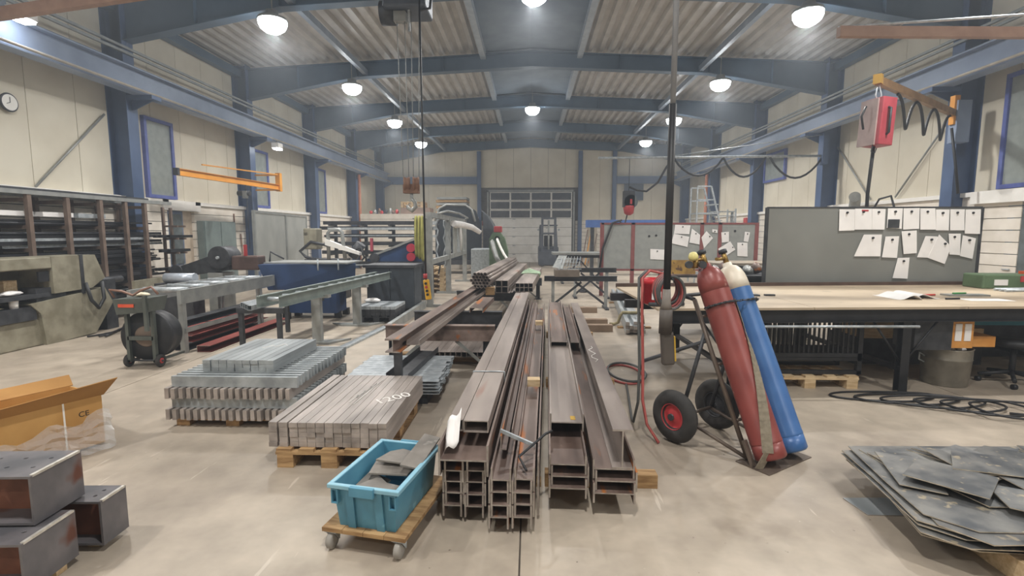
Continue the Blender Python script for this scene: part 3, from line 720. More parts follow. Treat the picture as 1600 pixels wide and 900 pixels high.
f = mb.build('flap', cardin, t); f.modifiers.new('s','SOLIDIFY').thickness = .006
mb = MB(); mb.add([at(-.02,.5,.42),at(1.27,.5,.42),at(1.3,.66,.46),at(-.06,.66,.48)],[(0,1,2,3)])
f = mb.build('flap', cardin, t); f.modifiers.new('s','SOLIDIFY').thickness = .006
for i in (.25, .95): MB().bar(at(i,-.006,.02),at(i,-.006,.42),.012,.003,up=nrm).build('strap', M['white'], t)
def wall_text(s, o, rightdir, size, name, mat, parent=None):
    cu = bpy.data.curves.new(name, 'FONT'); cu.body = s; cu.size = size; cu.extrude = .0005
    ob = font_mesh(name, cu, mat)
    r = V(rightdir).normalized(); up = V((0,0,1)); n = r.cross(up)
    m = Matrix((r, up, n)).transposed().to_4x4(); m.translation = o
    ob.matrix_world = m
    if parent is not None:
        ob.parent = parent; ob.matrix_parent_inverse = Matrix.Translation(parent.location).inverted()
    return ob
ink = pm('dark print','#2e2a26',None,.8)
wall_text('60', at(.92,-.007,.14), -u, .07, 'printed_number', ink, t)
wall_text('CE', at(.16,-.007,.28), -u, .06, 'printed_mark', ink, t)
film = glass('clear film', '#e6e8ea', .08, .34)
mb = MB(); n1, n2 = 26, 9; rr = random.Random(3)
pts = []
for i in range(n1+1):
    for j in range(n2+1):
        a = 1.28*i/n1 - .03; z = .0 + (.12 + .22*(1-i/n1)**.7*(.8+.2*math.sin(i)))*j/n2
        pts.append(at(a, -.035 - .05*rr.random() - .06*(1-j/n2), max(.004, z)))
mb.add(pts, [(i*(n2+1)+j,(i+1)*(n2+1)+j,(i+1)*(n2+1)+j+1,i*(n2+1)+j+1) for i in range(n1) for j in range(n2)])
mb.build('clear_film', film, t)
# ------------------------------------------------------------------ heap of sheet-metal plates at the right edge
pl = random.Random(11)
M['sheet'] = pm('scaly sheet steel','#54585c','#8d8c88',.38,.25,5,spots='#a89d88',spot_scale=16,spot_cut=.62,obj_var=.28)
for x, y in ((2.8,2.75),(2.6,3.3),(3.3,2.75),(3.3,3.3)):
    tag(MB().box(x-.1,x+.1,y-.14,y+.14,0,.118).build('wood_block', M['woodpale']), 'pale wood block under the heap of sheet-metal plates', 'wood block', 'blocks under the plate heap')
big = [(2.28,3.5),(2.2,3.0),(2.12,2.62),(2.28,2.47),(2.75,2.46),(3.9,2.5),(3.9,3.55)]
for i in range(11):
    dx, dy = pl.uniform(-.08,.08), pl.uniform(-.06,.06)
    tag(MB().plate([(x+dx+pl.uniform(-.025,.025), y+dy+pl.uniform(-.02,.02), .12+.0095*i) for x, y in big][::1], .006).build('steel_plate', M['sheet']),
        'broad sheet-metal plate in the lower layers of the heap', 'steel plate', 'broad plates of the heap')
zt = .12+.0095*11
tops = [([(2.3,3.48),(2.33,3.12),(2.62,3.0),(2.95,3.2),(3.0,3.5)],0,'grey five-cornered plate at the pointed corner of the heap'),
        ([(2.62,3.48),(2.85,3.14),(3.3,3.18),(3.45,3.5)],.008,'bluish plate lying along the back of the heap'),
        ([(2.66,3.49),(2.9,3.2),(3.28,3.23),(3.4,3.5)],.016,'second bluish plate on the back of the heap'),
        ([(2.48,2.92),(2.62,2.75),(2.98,2.68),(3.05,3.02),(2.7,3.08)],.008,'dark angled plate tilted in the middle of the heap'),
        ([(2.45,2.98),(2.52,2.72),(2.62,2.72),(2.58,3.0)],.016,'narrow strip plate lying across the middle of the heap'),
        ([(3.0,2.95),(3.1,2.72),(3.9,2.72),(3.9,3.3),(3.25,3.3)],.008,'large dark plate at the frame side of the heap'),
        ([(3.35,3.45),(3.5,3.1),(3.95,3.05),(3.95,3.5)],.017,'brown-grey plate at the far corner of the heap'),
        ([(2.95,2.72),(2.85,2.5),(3.6,2.48),(3.6,2.75)],.017,'pale plate over the red primed piece')]
def convex_hit(A, B):
    for P, Q in ((A, B), (B, A)):
        for (x0, y0), (x1, y1) in zip(P, P[1:]+P[:1]):
            nx, ny = y1-y0, x0-x1; a = [x*nx+y*ny for x, y in P]; b = [x*nx+y*ny for x, y in Q]
            if max(a) <= min(b) or max(b) <= min(a): return False
    return True
laid = []
def settle(poly):
    z = max([zt-.0035] + [t_ for p_, t_ in laid if convex_hit(p_, poly)]); laid.append((poly, z+.006)); return z
for poly, dz, lab in tops:
    z_ = settle(poly); tag(MB().plate([(x,y,z_) for x,y in poly], .006).build('steel_plate', M['sheet']), lab, 'steel plate')
for i in range(14):
    cx, cy = pl.uniform(2.35,3.6), pl.uniform(2.62,3.4); a = pl.uniform(0,6.3); w_, l_ = pl.uniform(.05,.2), pl.uniform(.12,.34)
    ca, sa = math.cos(a), math.sin(a)
    poly = [(-w_,-l_*pl.uniform(.7,1)),(w_*pl.uniform(.6,1),-l_),(w_,l_*pl.uniform(.5,1)),(-w_*pl.uniform(.4,1),l_)]
    poly = [(min(3.9,max(2.2,cx+x*ca-y*sa)), min(3.52,max(2.47,cy+x*sa+y*ca))) for x, y in poly]
    z_ = settle(poly)
    tag(MB().plate([(x,y,z_) for x,y in poly],.006).build('sheet_offcut', M['sheet']), 'small loose offcut strewn over the broad plates of the heap', 'sheet offcut', 'offcuts on the plate heap')
o = MB()
arc = [(2.44 + .1*(1-math.cos(R(a)))*.6, 2.40 , 0) for a in (0,)]
pr = [V((2.44,2.44,.27)), V((2.46,2.40,.25)), V((2.48,2.375,.2)), V((2.485,2.365,.12))]
for a, b in zip(pr, pr[1:]): o.hexa([a+V((0,-.008,0)),a+V((.3,-.02,0)),a+V((.3,-.012,.0)),a,b+V((0,-.008,0)),b+V((.3,-.02,0)),b+V((.3,-.012,0)),b])
tag(o.build('primed_sheet', pm('red primer','#8a3a34','#a04a42',.35,.1,4)), 'bent red-primed sheet hanging over the corner of the plate heap', 'sheet')
tag(MB().box(2.42,2.62,2.36,2.72,.0,.118).build('wood_block', M['woodpale']), 'pale wood block under the bent red-primed sheet', 'wood block')
tag(MB().plate([(2.05,3.22,0),(2.08,3.02,0),(2.5,3.02,0),(2.5,3.24,0)],.006).build('steel_plate', M['flatblue']), 'thin blue-grey plate on the floor half under the heap', 'steel plate')
# ------------------------------------------------------------------ left side: bar rack, saws, conveyors
brown = pm('brown rack steel','#6b5a50','#827064',.55,.2,5)
rk = random.Random(21)
t = thing('bar_rack', 'tall brown steel bar rack against the clock wall, packed with dark bars', 'rack', (-8.55, 9, 0))
RY = [6.55, 7.35, 8.1, 8.8, 9.5, 10.1, 10.62]
LV = [.25, .7, 1.12, 1.48, 1.86]
for y in RY:
    MB().box(-8.28,-8.21,y-.035,y+.035,0,2.36).build('post', brown, t)
    MB().box(-8.85,-8.79,y-.035,y+.035,0,2.36).build('post', brown, t)
    for z in LV + [2.3]:
        MB().box(-8.79,-8.28,y-.025,y+.025,z-.06,z).build('arm', brown, t)
for z in (2.36,):
    MB().box(-8.29,-8.2,6.5,11.4,z,z+.07).build('top_rail', M['greysteel'], t)
    MB().box(-8.86,-8.78,6.5,10.68,z,z+.07).build('top_rail', M['greysteel'], t)
darkbar = pm('dark stored steel','#232529','#3d3e42',.42,.4,7,(1,.2,1),.02,5,obj_var=.35)
lvname = ['lowest shelf', 'second shelf', 'third shelf', 'fourth shelf', 'top shelf']
for li, z in enumerate(LV):
    top = (LV + [2.3])[li+1] - .09
    x = -8.76; zz = z
    while True:
        room = z + (top - z)*(1 if li < 4 else .32) - zz
        if room < .035: break
        h = rk.choice([k for k in (.035,.04,.05,.06) if k <= room])
        x = -8.765 + rk.uniform(0,.02)
        while x < -8.34:
            w = rk.choice((.035,.04,.05,.06,.08))
            if x + w > -8.285: w = .035
            if x + w > -8.285: break
            ya = 6.6 + rk.uniform(0,1.4); yb = rk.uniform(10.2, 11.55)
            if rk.random() < .35: yb = rk.uniform(9.0,10.4)
            if x - .0 < -8.5: yb = min(yb, 10.7)
            m = MB(); k = rk.random(); p, q = V((x+w/2,ya,zz+h/2)), V((x+w/2,yb,zz+h/2))
            if k < .5: m.rhs(p,q,w-.003,h-.003,.004)
            elif k < .75: m.chan(p-V((w/2-.002,0,0)),q-V((w/2-.002,0,0)),h-.004,w-.006,.005)
            else: m.pipe(p,q,min(w,h)/2-.002,.004,8)
            tag(m.build('stored_bar', darkbar if rk.random() < .94 else M['galv']), 'dark steel section on the %s of the bar rack by the clock wall' % lvname[li], 'steel bar', 'bars on the %s of the clock wall rack' % lvname[li])
            x += w
        zz += h
for i, (ya, yb, x) in enumerate(((6.6,7.4,-8.42),(7.5,8.25,-8.42),(8.42,9.0,-8.42),(9.1,9.7,-8.42))):
    tag(MB().box(x-.1,x+.1,ya,yb,2.01,2.09).build('flat_carton', M['paper'] if i < 3 else M['galv']), ('pale flat carton' if i < 3 else 'greenish ridged pack') + ' on the top shelf of the clock wall rack', 'carton', 'pale packs on the rack')
for i in range(7):
    x = -8.8+.09*i; ya = 6.5+rk.uniform(0,1.5); yb = rk.uniform(9.5,11.5)
    if x < -8.45: yb = min(yb, 10.7)
    tag(MB().bar((x,ya,2.45),(x,yb,2.45),.05+.02*(i%2),.035).build('long_bar', M['greysteel'] if i % 3 else M['darksteel']), 'long pale bar lying across the top rails of the bar rack', 'steel bar', 'bars on top of the rack')
# second, smaller stand of bars reaching past the rack end
t = thing('bar_stand', 'narrow brown bar stand with short arms beside the blue door', 'rack', (-8.3,11.9,0))
for y in (11.2, 11.45):
    MB().box(-8.3,-8.25,y-.025,y+.025,0,2.3).build('post', brown, t)
for z in (.5,.9,1.3,1.62,1.9):
    MB().box(-8.3,-7.95,11.18,11.22,z-.04,z).build('arm', brown, t); MB().box(-8.3,-7.95,11.43,11.47,z-.04,z).build('arm', brown, t)
for z in (.5,.9,1.3,1.62):
    for i in range(3):
        tag(MB().rhs((-8.19+.09*i,10.85+rk.uniform(-.12,.15),z+.035),(-8.19+.09*i,11.7+rk.uniform(-.15,.1),z+.035),.065,.06,.004).build('short_tube', darkbar), 'short dark tube on the narrow bar stand beside the blue door', 'steel tube', 'tubes on the narrow stand')
# cream saw in front of the rack
t = thing('cold_saw', 'old cream-painted sawing machine with an open bay, before the bar rack', 'machine', (-7.8, 7.6, 0))
mc = M['machine']; F0, F1 = -8.12, -7.5
MB().box(F0,F1-.06,6.5,8.0,.0,.42).build('base', mc, t, .02)
MB().plate([(F1,7.45,.0),(F1,8.35,.02),(F1,8.75,.5),(F1,8.6,.78),(F1,7.25,.66),(F1,7.4,.5)][::-1],(-.5,0,0)).build('pedestal', mc, t)
MB().box(F0,F1-.02,6.4,7.35,.42,.62).build('shelf', M['darksteel'], t)
MB().box(F0,F0+.06,6.4,8.6,.62,1.25).build('back_panel', mc, t)
MB().plate([(F1,7.65,.78),(F1,8.35,.8),(F1,8.62,.95),(F1,8.45,1.36),(F1,7.65,1.36)][::-1],(-.55,0,0)).build('head', mc, t)
MB().box(F0,F1,6.4,7.65,1.18,1.36).build('top_hood', mc, t, .015)
MB().box(F1-.02,F1+.012,8.14,8.2,.72,1.37).build('strap', M['darksteel'], t)
MB().box(F1-.06,F1-.03,7.45,7.62,.98,1.14).build('dark_panel', M['black'], t)  # plain black panel on the front of the head
MB().box(F1-.45,F1-.02,6.75,7.6,.74,.8).build('work_table', M['darksteel'], t)
MB().box(F1-.4,F1-.05,7.4,7.9,.62,.88).build('vice', M['darksteel'], t)
MB().cyl((F1-.2,8.5,.88),(F1-.2,9.2,.88),.06,n=14).build('roller_arm', M['darksteel'], t)
MB().tube([(F1+.02,8.2,.9),(F1+.08,8.22,.6),(F1+.08,8.35,.45),(F1+.06,8.5,.6),(F1+.04,8.5,.9)],.03,8).build('hose', M['black'], t)
MB().box(F1-.5,F1-.1,8.7,8.95,.0,.9).build('rear_post', M['darksteel'], t)
b = thing('spray_bottle', 'blue and white bottle in the open bay of the cream saw', 'bottle', (-7.75,6.98,.62), local=True)
MB().lathe([(.045,0),(.045,.1),(.03,.13)],n=14).build('label_band', M['white'], b); MB().lathe([(.046,.1),(.046,.22),(.03,.25),(.02,.27)],n=14).build('body', pm('blue bottle','#4a64a8','#5872b4',.3), b)
b.location = (-7.72, 6.84, .80)
def lumpy(c, sx, sy, sz, seed, n=16, m=10):
    r = random.Random(seed); mb = MB(); vs = []
    for i in range(m+1):
        th = math.pi*i/m
        for j in range(n):
            ph = 2*math.pi*j/n; k = 1 + .18*math.sin(3*ph+seed) + .12*math.sin(5*th*ph+seed*2) + r.uniform(-.05,.05)
            vs.append(V(c)+V((sx*math.sin(th)*math.cos(ph)*k, sy*math.sin(th)*math.sin(ph)*k, sz*(math.cos(th)+1)*(1+.15*math.sin(4*ph)))))
    fs = [(i*n+j,(i+1)*n+j,(i+1)*n+(j+1)%n,i*n+(j+1)%n) for i in range(m) for j in range(n)]
    return mb.add(vs, fs, True)
tag(lumpy((-7.66,7.12,.8),.07,.16,.035,3).build('cloth', M['paper']), 'crumpled white cloth on the work table of the cream saw', 'cloth')
tag(lumpy((-7.66,6.8,.62),.08,.16,.02,5).build('rag', pm('stained rag','#b9ae90','#cfc5a8',.9)), 'stained rag on the low shelf of the cream saw', 'cloth')
b = thing('plastic_jar', 'white plastic jar at the end of the saw shelf', 'jar', (-7.6,7.1,.62), local=True)
MB().lathe([(.05,0),(.055,.1)],n=16).build('body', M['white'], b); MB().lathe([(.057,.1),(.057,.12),(.0,.122)],n=16).build('lid', M['paper'], b)
tag(MB().box(-7.62,-7.5,6.35,6.6,.62,.95).build('red_canister', M['red'], None, .02), 'red canister standing at the end of the saw shelf', 'canister')
tag(MB().box(-7.98,-7.78,7.15,7.35,.8,1.02).build('wood_scrap', M['woodpale']), 'pale wood scrap leaning in the open bay of the cream saw', 'wood')
# hoses on the floor by the saw
for i in range(3):
    tag(MB().tube([(-7.35+.1*i+.12*math.sin(k*.9+i), 8.0+.2*k, .02+.004*i) for k in range(9)], .016, 6).build('floor_hose', M['black']), 'black hose snaking on the floor beside the cream saw', 'hose', 'hoses beside the cream saw')
# pale plates standing behind
tag(MB().obox((-6.95,9.0,.45),(.05,1.0,.9),rz=.1).build('guard_plate', mc), 'upright cream guard plate between the saw and the hose trolley', 'plate')
# ---- hose-reel trolley
t = thing('reel_trolley', 'grey two-wheeled wire-drum trolley with a red-labelled box on top', 'trolley', (-5.0, 6.3, 0))
gg = pm('dark green grey','#4c524e','#5c625d',.5,.1,5)
for x in (-5.17,-4.83):
    MB().box(x-.02,x+.02,6.2,6.25,.07,.75).build('upright', gg, t)
    w = MB().torus((x+ (-.04 if x < -5 else .04),6.25,.085),(1,0,0),.06,.026,20,8).build('wheel', M['rubber'], t)
    sub(MB().cyl((x+(-.06 if x<-5 else .02),6.25,.085),(x+(-.02 if x<-5 else .06),6.25,.085),.036,n=14),'wheel_hub', M['red'], w)
    MB().box(x-.015,x+.015,6.2,6.75,.07,.1).build('base_rail', gg, t)
MB().cyl((-5.25,6.25,.085),(-4.75,6.25,.085),.012).build('axle', M['darksteel'], t)
MB().box(-5.17,-4.83,6.2,6.24,.36,.41).build('cross_bar', gg, t)
MB().lathe([(.05,0),(.31,.0),(.32,.02),(.31,.05),(.3,.06),(.3,.2),(.32,.22),(.31,.26),(.05,.26)],(-4.97,6.27,.40),(-.14,1,0),36).build('drum', M['black'], t)
MB().lathe([(.0,-.012),(.13,-.01),(.14,.0)],(-4.97,6.265,.40),(-.14,1,0),24).build('drum_hub', pm('brown hub','#6b5c50','#7c6c5f',.6), t)
MB().hexa([(-5.22,6.12,.7),(-4.8,6.12,.74),(-4.8,6.4,.74),(-5.22,6.4,.7),(-5.24,6.1,.9),(-4.76,6.1,.92),(-4.76,6.42,.92),(-5.24,6.42,.9)]).build('feeder_box', gg, t)
MB().box(-5.17,-4.97,6.095,6.105,.80,.84).build('red_label', pm('red orange label','#d8492c','#e0603c',.5), t)
MB().tube([(-5.25,6.15,.92),(-5.28,6.12,1.02),(-5.15,6.15,1.0),(-5.05,6.2,.94),(-4.95,6.2,1.0),(-4.8,6.2,1.05),(-4.72,6.2,.96)],.016,6).build('hose', pm('copper hose','#7b5a4c','#8b6a5a',.5), t)
MB().box(-4.84,-4.8,6.08,6.12,.5,.95).build('handle_bar', gg, t)
tag(lumpy((-5.03,6.32,.912),.1,.06,.025,8).build('glove', pm('pale glove','#c9bda4','#d9cfb8',.9)), 'pale work glove lying on the trolley box', 'glove')
# ---- grey infeed rail and red channels
t = thing('infeed_table', 'grey steel infeed rail on legs beside the hose-reel trolley', 'conveyor', (-5.0,8.3,0))
MB().box(-5.02,-4.96,6.95,9.6,.72,.92).build('side_plate', M['greysteel'], t)
MB().box(-5.75,-5.69,6.95,9.6,.72,.92).build('side_plate', M['greysteel'], t)
for y in (7.02, 9.1):
    for x in (-5.02, -5.75): MB().box(x-.02,x+.05,y-.04,y+.04,0,.75).build('leg', M['greysteel'], t)
MB().box(-5.0,-4.95,7.0,9.15,.3,.36).build('stretcher', M['greysteel'], t)
for i in range(5): MB().cyl((-5.69,7.2+.5*i,.9),(-5.02,7.2+.5*i,.9),.04,n=12).build('roller', M['galv'], t)
redch = pm('red primed channel','#7c3a34','#934840',.5,.1,5,(1,.3,1),obj_var=.15)
for i, (x, z) in enumerate(((-4.85,.05),(-5.245,.05),(-5.45,.05),(-5.655,.05),(-5.25,.151),(-5.455,.151),(-5.66,.151),(-5.3,.252),(-5.51,.252),(-5.45,.353))):
    tag(MB().chan((x,7.0+.1*(i%3)+z,z),(x-.02,9.5-.2*(i%2),z),.1,.2,.008).build('red_channel', redch if i % 4 != 1 else M['darksteel']), 'primed channel in the low heap under the grey infeed rail', 'steel channel', 'channels under the infeed rail')
# ---- drop saw behind the rail
t = thing('drop_saw', 'dark belt-driven drop saw with a red handle and a silver roller', 'machine', (-6.3,10.0,0))
MB().box(-6.35,-6.05,9.7,10.1,0,.95).build('pedestal', M['greysteel'], t)
MB().hexa([(-7.0,9.75,.85),(-5.95,9.75,1.0),(-5.95,10.05,1.0),(-7.0,10.05,.85),(-7.0,9.75,1.05),(-5.95,9.75,1.4),(-5.95,10.05,1.4),(-7.0,10.05,1.05)]).build('arm', M['darksteel'], t)
MB().cyl((-6.1,9.68,1.25),(-6.1,10.1,1.25),.22,n=24).build('blade_guard', M['darksteel'], t)
MB().box(-5.9,-5.35,9.75,10.05,1.0,1.28).build('motor', pm('rust brown motor','#4f3e38','#64504a',.5,.2), t, .03)
MB().bar((-5.62,9.8,1.28),(-5.62,9.8,1.5),.05,.05).build('red_handle', M['red'], t)
MB().cyl((-7.0,9.72,.98),(-7.0,10.1,.98),.12,n=18).build('pulley', M['darksteel'], t)
MB().cyl((-6.1,9.63,1.25),(-6.1,9.7,1.25),.03,n=10).build('pin', M['galv'], t)
tag(MB().cyl((-6.35,8.55,.95),(-5.82,8.55,.95),.085,n=20).build('roll', pm('silver roll','#b7c0cc','#c8d0da',.3,.3)), 'silver-white roll lying beside the drop saw', 'roll')
tag(MB().box(-6.45,-5.78,8.4,8.7,0,.865).build('roll_stand', M['darksteel']), 'dark stand carrying the silver-white roll', 'stand')
# ---- grey double locker
t = thing('metal_locker', 'grey two-door metal locker against the white block wall', 'locker', (-8.78,13.97,0))
lg = pm('locker grey','#73807f','#808d8b',.45,.1,3)
MB().box(-8.88,-8.7,13.25,14.7,0,2.05).build('body', lg, t)
for a, b in ((13.27,13.96),(13.99,14.68)):
    d = MB().box(-8.7,-8.675,a,b,.08,2.03).build('door', lg, t)
    h = MB().box(-8.675,-8.65,b-.08 if a < 13.5 else a+.05,b-.05 if a < 13.5 else a+.08,1.0,1.14).build('handle', M['darksteel']); h.parent = d
# hoses hung on the wall
tag(MB().tube([(-8.88,14.98,2.3),(-8.86,14.95,1.5),(-8.86,15.02,1.0),(-8.86,15.15,.8),(-8.86,15.3,1.0),(-8.87,15.26,1.7)],.018,6).build('wall_hose', pm('brown hose','#6d4a3a','#7e5a48',.6)), 'brown hose loop hanging on the white block wall by the locker', 'hose')
tag(MB().box(-8.89,-8.81,15.08,15.22,.7,.82).build('hose_nozzle', M['red']), 'red nozzle at the end of the wall hose loop', 'nozzle')
# ---- grey partition screen
A, B = V((-6.25,11.3,0)), V((-6.85,15.3,0)); dd = (B-A)
t = thing('partition_screen', 'plain grey two-panel partition screen behind the blue saw', 'partition', (A+B)/2)
for a, b in ((.0,.52),(.54,1.0)):
    MB().bar(A+dd*(a+.01)+V((0,0,1.55)),A+dd*(b-.01)+V((0,0,1.55)),.03,1.28).build('panel', M['greyboard'], t)
fg = pm('grey screen frame','#8f9290','#9ea19f',.4,.3)
for a in (0,.53,1.0): MB().box(*(lambda p: (p.x-.03,p.x+.03,p.y-.03,p.y+.03,0,2.24))(A+dd*a)).build('post', fg, t)
for z in (.88,2.22): MB().bar(A+V((0,0,z)),B+V((0,0,z)),.05,.05).build('rail', fg, t)
# ---- blue band saw
bs = pm('navy machine','#233a5e','#2c4670',.45,.1,3)
t = thing('band_saw', 'long blue band saw with hoop guard, behind the roller conveyor', 'machine', (-4.6,10.5,0))
MB().hexa([(-5.1,9.6,.62),(-3.6,10.2,.62),(-3.9,10.8,.62),(-5.3,10.3,.62),(-5.25,9.55,1.12),(-3.55,10.15,1.12),(-3.85,10.85,1.12),(-5.4,10.35,1.12)]).build('bed', bs, t)
MB().box(-4.95,-3.9,9.95,10.5,.12,.62).build('pedestal', bs, t)
for x, y in ((-4.9,9.9),(-3.95,10.15),(-4.9,10.4),(-3.95,10.6)): MB().box(x-.06,x+.06,y-.06,y+.06,0,.14).build('foot', M['darksteel'], t)
MB().box(-5.3,-3.6,9.85,10.7,1.12,1.15).build('bed_edge', M['greysteel'], t)
for i in range(2): MB().cyl((-4.15+.35*i,9.72+.14*i,1.0),(-4.15+.35*i,9.72+.14*i,1.22),.015).build('clamp_pin', M['galv'], t)
MB().tube([(-5.3,10.1,1.15),(-5.28,10.1,1.35),(-5.05,10.2,1.2)],.02).build('lever', M['darksteel'], t)
t = thing('swing_saw', 'frame-like swing saw with a grey hoop and white slanted guard', 'machine', (-5.4,13.2,0))
MB().box(-5.9,-4.9,13.0,13.6,0,1.05).build('base', M['darksteel'], t)
MB().tube([(-5.25,13,1.05),(-5.25,13,1.72),(-5.2,13,1.8),(-4.95,13,1.82),(-4.88,13,1.75),(-4.82,13,1.05)],.05,8).build('hoop', M['greysteel'], t)
MB().tube([(-5.3,13.1,1.4),(-5.75,13.1,1.5),(-6.05,13.1,1.25),(-5.9,13.1,1.1),(-5.5,13.1,1.0)],.04,6).build('frame_arm', M['darksteel'], t)
MB().hexa([(-5.3,12.9,1.42),(-4.4,12.9,1.16),(-4.4,13.05,1.16),(-5.3,13.05,1.42),(-5.3,12.9,1.58),(-4.4,12.9,1.23),(-4.4,13.05,1.23),(-5.3,13.05,1.58)]).build('guard', M['white'], t)
MB().box(-5.95,-5.6,13.1,13.5,1.3,1.85).build('motor', mc, t, .03)
MB().cyl((-4.7,13.2,1.1),(-4.45,13.2,1.45),.13,n=14).build('feed_motor', M['darksteel'], t)
MB().tube([(-4.5,12.9,1.3),(-4.35,12.88,1.35),(-4.27,12.86,1.1),(-4.4,12.86,.95)],.025,6).build('hose', M['black'], t)
t = thing('mitre_saw', 'navy mitre saw with a sloping arm and red end caps', 'machine', (-3.2,13.0,0))
MB().hexa([(-4.2,12.9,1.0),(-2.7,12.9,1.0),(-2.7,13.2,1.0),(-4.2,13.2,1.0),(-4.2,12.9,1.06),(-2.7,12.9,1.65),(-2.7,13.2,1.65),(-4.2,13.2,1.06)]).build('arm', bs, t)
MB().bar((-4.2,12.88,1.09),(-2.7,12.88,1.68),.06,.05).build('arm_edge', M['greysteel'], t)
MB().box(-3.9,-2.6,12.9,13.5,0,1.0).build('base', M['darksteel'], t)
for z in (1.12,1.35): MB().cyl((-3.05,12.8,z),(-3.05,12.9,z),.11,n=18).build('red_cap', pm('crimson','#a8283c','#b83448',.4), t)
MB().cyl((-4.0,12.8,1.1),(-4.0,13.3,1.1),.12,n=16).build('motor', M['darksteel'], t)
# ---- roller conveyor with T-legs
t = thing('roller_conveyor', 'long narrow grey-green conveyor on T-shaped pedestals', 'conveyor', (-3.3,9,0))
cg = pm('grey green conveyor','#7d8884','#8f9a95',.45,.2,5)
P0c, P1c = V((-3.62,6.5,0)), V((-3.33,10.75,0)); dv = P1c-P0c
for o in (0,.3):
    MB().chan(P0c+V((o,0,.82)),P1c+V((o,0,.82)),.14,.04,.006).build('side_rail', cg, t)
    MB().bar(P0c+V((o+.02,0,.895)),P1c+V((o+.02,0,.895)),.05,.012).build('rail_cap', cg, t)
for i in range(12):
    p = P0c+dv*((i+.5)/12); MB().cyl(p+V((.05,0,.84)),p+V((.3,0,.84)),.03,n=10).build('roller', M['galv'], t)
for f in (.3,.66):
    p = P0c+dv*f
    MB().box(p.x+.1,p.x+.24,p.y-.05,p.y+.05,.03,.75).build('pedestal', M['greysteel'], t)
    MB().box(p.x-.05,p.x+.38,p.y-.06,p.y+.06,.72,.77).build('crosshead', M['greysteel'], t)
    MB().plate([(p.x-.35,p.y+.1,0),(p.x-.1,p.y-.12,0),(p.x+.4,p.y-.14,0),(p.x+.62,p.y+.22,0),(p.x+.4,p.y+.1,0)],.03).build('foot', M['greysteel'], t)
# material on it and beside it
for i in range(4):
    tag(MB().rhs((-3.95-.09*i,6.9+.1*i,.68),(-3.8-.09*i,9.5,.68),.07,.07,.004).build('square_tube', M['galv']), 'pale square tube on the low stand beside the T-leg conveyor', 'steel tube', 'tubes beside the T-leg conveyor')
t = thing('tube_stand', 'low dark stand carrying pale tubes beside the T-leg conveyor', 'stand', (-4.0,8.5,0))
for y in (7.2,8.6):
    MB().box(-4.3,-3.6,y-.04,y+.04,.56,.64).build('cross_bar', M['darksteel'], t)
    for x in (-4.25,-3.68): MB().box(x-.03,x+.03,y-.03,y+.03,0,.56).build('leg', M['darksteel'], t)
# dark cabinet and pallet of strips
t = thing('steel_cabinet', 'dark blue-grey steel cabinet under the end of the conveyor', 'cabinet', (-3.08,11.2,0))
dk = pm('slate cabinet','#3c444c','#4a525b',.45,.2,4)
MB().box(-3.58,-2.53,10.9,11.6,.08,.98).build('body', dk, t)
for a, b in ((-3.57,-3.07),(-3.05,-2.54)): MB().box(a,b,10.87,10.9,.1,.96).build('door', dk, t)
MB().box(-3.63,-2.48,10.8,11.65,.98,1.04).build('top', M['darksteel'], t)
for x in (-3.53,-2.58): MB().box(x-.05,x+.05,10.95,11.5,0,.08).build('foot', M['black'], t)
pallet('pallet', 'dark pallet carrying a pack of galvanised strips by the slate cabinet', -3.35, -2.6, 9.55, 10.3, mat='darksteel')
for i in range(8):
    for r in range(3):
        tag(MB().box(-3.36+.096*i,-3.36+.096*i+.09,9.52,10.32,.146+.06*r,.146+.06*r+.057).build('steel_strip', M['galv'] if r == 2 else M['darksteel']), 'steel strip in the pack on the dark pallet by the slate cabinet', 'steel strip', 'strips on the dark pallet')
tag(lumpy((-3.2,10.1,.325),.16,.12,.04,4).build('rag_heap', M['paper']), 'pale heap of rags on the pack of steel strips', 'cloth')
tag(MB().box(-2.5,-2.42,8.6,11.6,.0,.16).build('floor_channel', M['greysteel']), 'long grey channel on the floor beside the sling stand', 'steel channel')
tag(MB().bar((-2.82,7.35,.015),(-2.62,9.45,.015),.12,.03).build('floor_plate', M['galv']), 'long pale flat lying on the floor behind the T-leg pedestal', 'flat bar')
# ---- sling stand
t = thing('sling_stand', 'grey steel stand with two rails for hanging slings and chains', 'stand', (-2.35,14.5,0))
for y in (11.7,14.4,18.0):
    MB().box(-2.42,-2.28,y-.06,y+.06,0,2.2).build('post', M['greysteel'], t)
for z in (1.05,2.15): MB().box(-2.4,-2.3,11.7,18.05,z-.06,z+.06).build('rail', M['greysteel'], t)
MB().tube([(-2.33,12.6,2.2),(-2.12,12.9,2.28),(-2.1,15,2.3),(-2.2,17.8,2.25),(-2.33,18.02,2.2)],.03,6).build('top_tube', M['greysteel'], t)
MB().tube([(-2.38,11.66,2.06),(-2.43,11.6,2.06),(-2.7,11.6,2.06)],.015,6).build('hook_bar', M['greysteel'], t)
for y in (11.7,14.4,18.0): MB().box(-2.7,-2.0,y-.05,y+.05,0,.06).build('foot', M['greysteel'], t)
def strap(pts, w, mat, label, group=None, name='lifting_sling'):
    mb = MB()
    for a, b in zip(pts, pts[1:]): mb.bar(a, b, w, .02, up=(0,1,0))
    return tag(mb.build(name, mat), label, 'sling', group)
yl = pm('yellow green sling','#8f8c48','#a5a25c',.8,0,8)
